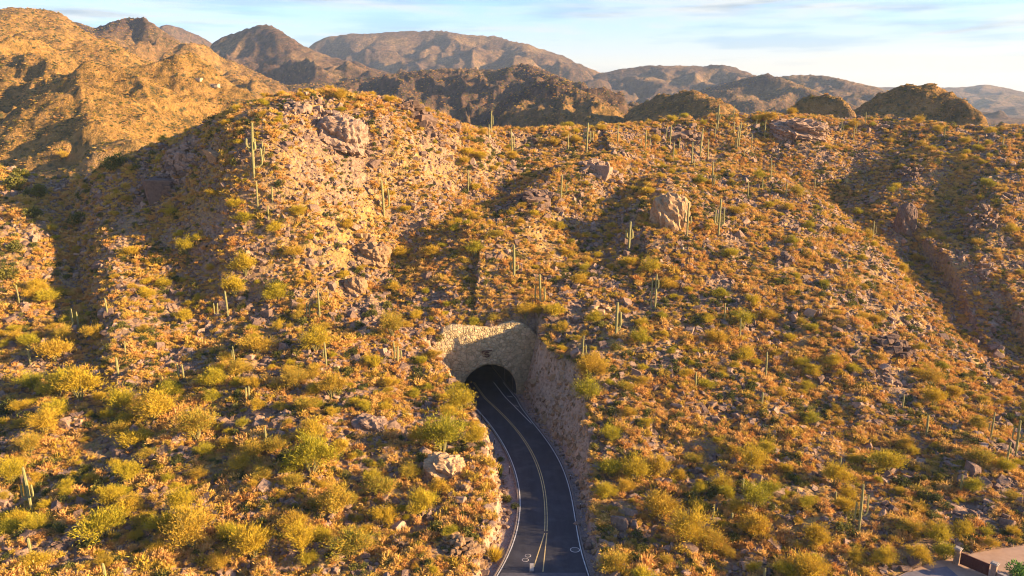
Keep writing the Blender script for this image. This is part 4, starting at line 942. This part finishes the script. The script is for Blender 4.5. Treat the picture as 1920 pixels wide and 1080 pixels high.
boulder(893, 1075, 18, 'pale boulder at the bottom beside the verge', M_pale); boulder(835, 1073, 17, 'rounded pale boulder left of the verge at the bottom', M_pale); boulder(850, 1005, 22, 'flat pale slab boulder on the left slope', M_pale); boulder(1350, 622, 12, 'square pale boulder alone in the middle of the right slope', M_pale)

# ------------------------------------------------------------------ driveway, gate, wall
M_dirt = simple('driveway_paving', (.27, .165, .105), (.36, .23, .15), .8, .95)
V = [(x, y, DZ) for x, y in DRV]; tag(obj('driveway', mesh_np('driveway', V, [tuple(range(len(V)))], M_dirt)), kind='structure')
M_apron = simple('apron_asphalt', (.11, .095, .105), (.16, .14, .15), 1.2, .9)
V = [(*world_px(*q, DZ), DZ+.005) for q in [(1620,1120),(1700,1073),(1775,1062),(1815,1095),(1830,1130)]]
tag(obj('apron', mesh_np('apron', V, [tuple(range(len(V)))], M_apron)), kind='structure')
ga = Vector((*world_px(1795, 1057, DZ), DZ)); gb = Vector((*world_px(1856, 1083, DZ), DZ)); dv = gb-ga; L_ = dv.length; az = math.atan2(dv.y, dv.x)
gate = empty('driveway_gate', ga, az); tag(gate, 'rust-red metal driveway gate between stone posts in the lower right corner', 'gate')
GH = 1.75; b = MB(); b.box((L_/2, 0, .2), (L_-.5, .09, .1)); b.box((L_/2, 0, GH), (L_-.5, .12, .12))
for k in range(6): b.box((.3+(L_-.6)*k/5, 0, GH/2+.1), (.09, .10, GH-.1))
obj('frame', b.mesh('frame', M_rust), gate)
b = MB()
for k in range(46): b.box((.36+(L_-.72)*k/45, 0, GH/2+.1), (.075, .03, GH-.25))
obj('bars', b.mesh('bars', M_rust), gate)
b = MB(); b.box((L_/2, .05, .75), (L_-.6, .02, .9)); obj('lower_panel', b.mesh('lower_panel', M_rust), gate)
def pillar(p, label, m):
    o = empty('gate_pillar', p, az); b = MB(); b.box((0, 0, 1.0), (.62, .62, 2.3)); obj('shaft', b.mesh('shaft', m), o)
    b = MB(); b.box((0, 0, 2.2), (.86, .86, .14)); b.box((0, 0, 2.31), (.6, .6, .09)); obj('cap', b.mesh('cap', M_cap), o); tag(o, label, 'pillar', 'pillars of the driveway gate')
M_cap = simple('cap_stone', (.22, .18, .15), (.30, .25, .21), 3)
M_pil = simple('pillar_stone', (.16, .10, .075), (.30, .20, .14), 3, .95, .6, .1)
pillar(ga-dv.normalized()*.15, 'stone gate pillar with pale cap at the far end of the gate', M_pil); pillar(gb+dv.normalized()*.3, 'stone gate pillar at the near end of the gate', M_pil)
wl = empty('boundary_wall', gb+dv.normalized()*.7, az); b = MB(); b.box((6, 0, .45), (12, .35, 1.3)); obj('wall', b.mesh('wall', M_pil), wl)
b = MB(); b.box((6, 0, 1.15), (12, .45, .1)); obj('coping', b.mesh('coping', M_cap), wl); tag(wl, 'low stone wall running on from the near gate pillar', 'wall')
M_lush = foliage('lush_leaf', [(0., (.05, .11, .02)), (.5, (.08, .17, .03)), (1., (.11, .2, .04))])
lm = make_shrub(9, True); lm.materials.clear(); lm.materials.append(M_lush)
o = obj('round_shrub', lm); x, y = world_px(1903, 1083, DZ); o.location = (x, y, DZ); o.scale = (3.4, 3.4, 3.6); tag(o, 'bright green rounded shrub on the driveway by the corner', 'shrub')
# two small houses on the left mountain
M_wall = simple('house_wall', (.36, .26, .17), (.42, .31, .21), 1); M_roof = simple('house_roof', (.3, .2, .15), (.36, .25, .18), 1); M_win = simple('window_dark', (.03, .03, .035), (.05, .05, .055), 1, .3)
for bx, by, W, lbl in ((397, 163, 13, 'long pale house low on the left mountain'), (372, 152, 5, 'tiny pale house above the long one on the left mountain')):
    x, y, z = hit(bx, by); o = empty('house', (x, y, z)); o.scale = (.75, .6, .55); b = MB(); b.box((0, 3, 1.3), (W, 7, 4.6)); b.box((W*.36, 0, .9), (W*.26, 4, 3.8)); obj('wall', b.mesh('wall', M_wall), o)
    b = MB(); b.box((0, 3, 3.75), (W+.8, 7.8, .35)); b.box((W*.36, -.3, 2.95), (W*.3, 4.6, .3)); obj('roof', b.mesh('roof', M_roof), o)
    for k in range(3 if W > 6 else 1):
        b = MB(); b.box((-W*.38+k*W*.2, -.53, 1.6), (W*.1, .08, 1.3)); obj('window', b.mesh('window', M_win), o)
    tag(o, lbl, 'house', 'houses on the left mountain')

# ------------------------------------------------------------------ air
hm = bpy.data.materials.new('haze_air'); hm.use_nodes = True; ht = hm.node_tree; ht.nodes.clear()
hv = N(ht, 'ShaderNodeVolumePrincipled'); hv.inputs['Color'].default_value = (.60, .76, 1, 1); hv.inputs['Density'].default_value = HAZE; hv.inputs['Anisotropy'].default_value = .1
ho = N(ht, 'ShaderNodeOutputMaterial'); ht.links.new(hv.outputs[0], ho.inputs['Volume'])
top_ = float(Hh.max())+8; b = MB(); b.box((400, 3600, (top_-12)/2), (13400, 8400, top_+12)); tag(obj('haze', b.mesh('haze', hm)), kind='stuff')

# ------------------------------------------------------------------ descriptions that single out each plant
LAND = [(912, 640, 'the tunnel portal'), (1825, 1070, 'the driveway gate'), (620, 180, 'the top of the knoll'), (950, 1060, 'the bottom of the road'), (1262, 380, 'the cracked outcrop'), (830, 880, 'the outcrop on the left bank'),
 (5, 1075, 'the bottom left corner'), (5, 560, 'the middle of the left edge'), (1915, 560, 'the middle of the right edge'), (1500, 200, 'the rocky knob on the crest'), (690, 475, 'the pale blocky outcrop'), (1690, 660, 'the layered dark outcrop'), (1040, 850, 'the road curve')]
for (o, bx, by, na_, hp, lbl) in SAG:
    if lbl:
        o['label'] = lbl
        if hp > 45: LAND.append((bx, by, 'the '+lbl.split(' near ')[0].split(' on ')[0].split(' in ')[0].split(' above ')[0].split(' below ')[0].split(' beside ')[0].split(' among ')[0].split(' right of')[0].split(' at ')[0].split(', ')[0]))
seen = {}
for l in LAND: seen[l[2]] = seen.get(l[2], 0)+1
LAND = [l for l in LAND if seen[l[2]] == 1 and len(l[2].split()) <= 6]
ORD = ['nearest', 'second nearest', 'third nearest', 'fourth nearest', 'fifth nearest', 'sixth nearest', 'seventh nearest', 'eighth nearest', 'ninth nearest', 'tenth nearest']
def ordw(i): return ORD[i] if i < 10 else ('%dth nearest' % (i+1))
def direc(dx, dy):
    a = math.degrees(math.atan2(-dy, dx)) % 360
    return ['right of', 'up and right of', 'above', 'up and left of', 'left of', 'down and left of', 'below', 'down and right of'][int((a+22.5)//45) % 8]
def describe(items, noun):
    if noun == 'palo': noun = 'palo verde'
    b = {}
    for o, px, py, nm in items:
        d = sorted((math.hypot(px-l[0], py-l[1]), i) for i, l in enumerate(LAND)); i = d[0][1]; dr_ = direc(px-LAND[i][0], py-LAND[i][1])
        b.setdefault((i, dr_, nm), []).append((d[0][0], o))
    for (i, dr_, nm), l in b.items():
        l.sort(key=lambda t: t[0])
        for k, (_, o) in enumerate(l):
            o['label'] = '%s %s %s %s' % (ordw(k) if len(l) > 1 else 'only', nm, dr_, LAND[i][2])
describe([(o, bx, by, 'saguaro with arms' if na_ else 'armless saguaro') for (o, bx, by, na_, hp, lbl) in SAG if not lbl], 'saguaro')
describe([(o, px, py, ('large' if w_ > 4.2 else 'medium' if w_ > 2.8 else 'small')+' palo verde') for (o, px, py, w_) in PAL], 'palo')
for (o, *_r) in PAL: o['category'] = 'bush'; o['group'] = 'palo verde bushes over the slopes'
describe([(o, px, py, ('large' if w_ > 2.2 else 'small')+' dark green shrub') for (o, px, py, w_) in SHR], 'shrub')
for (o, *_r) in SHR: o['category'] = 'shrub'; o['group'] = 'dark green shrubs between the palo verdes'
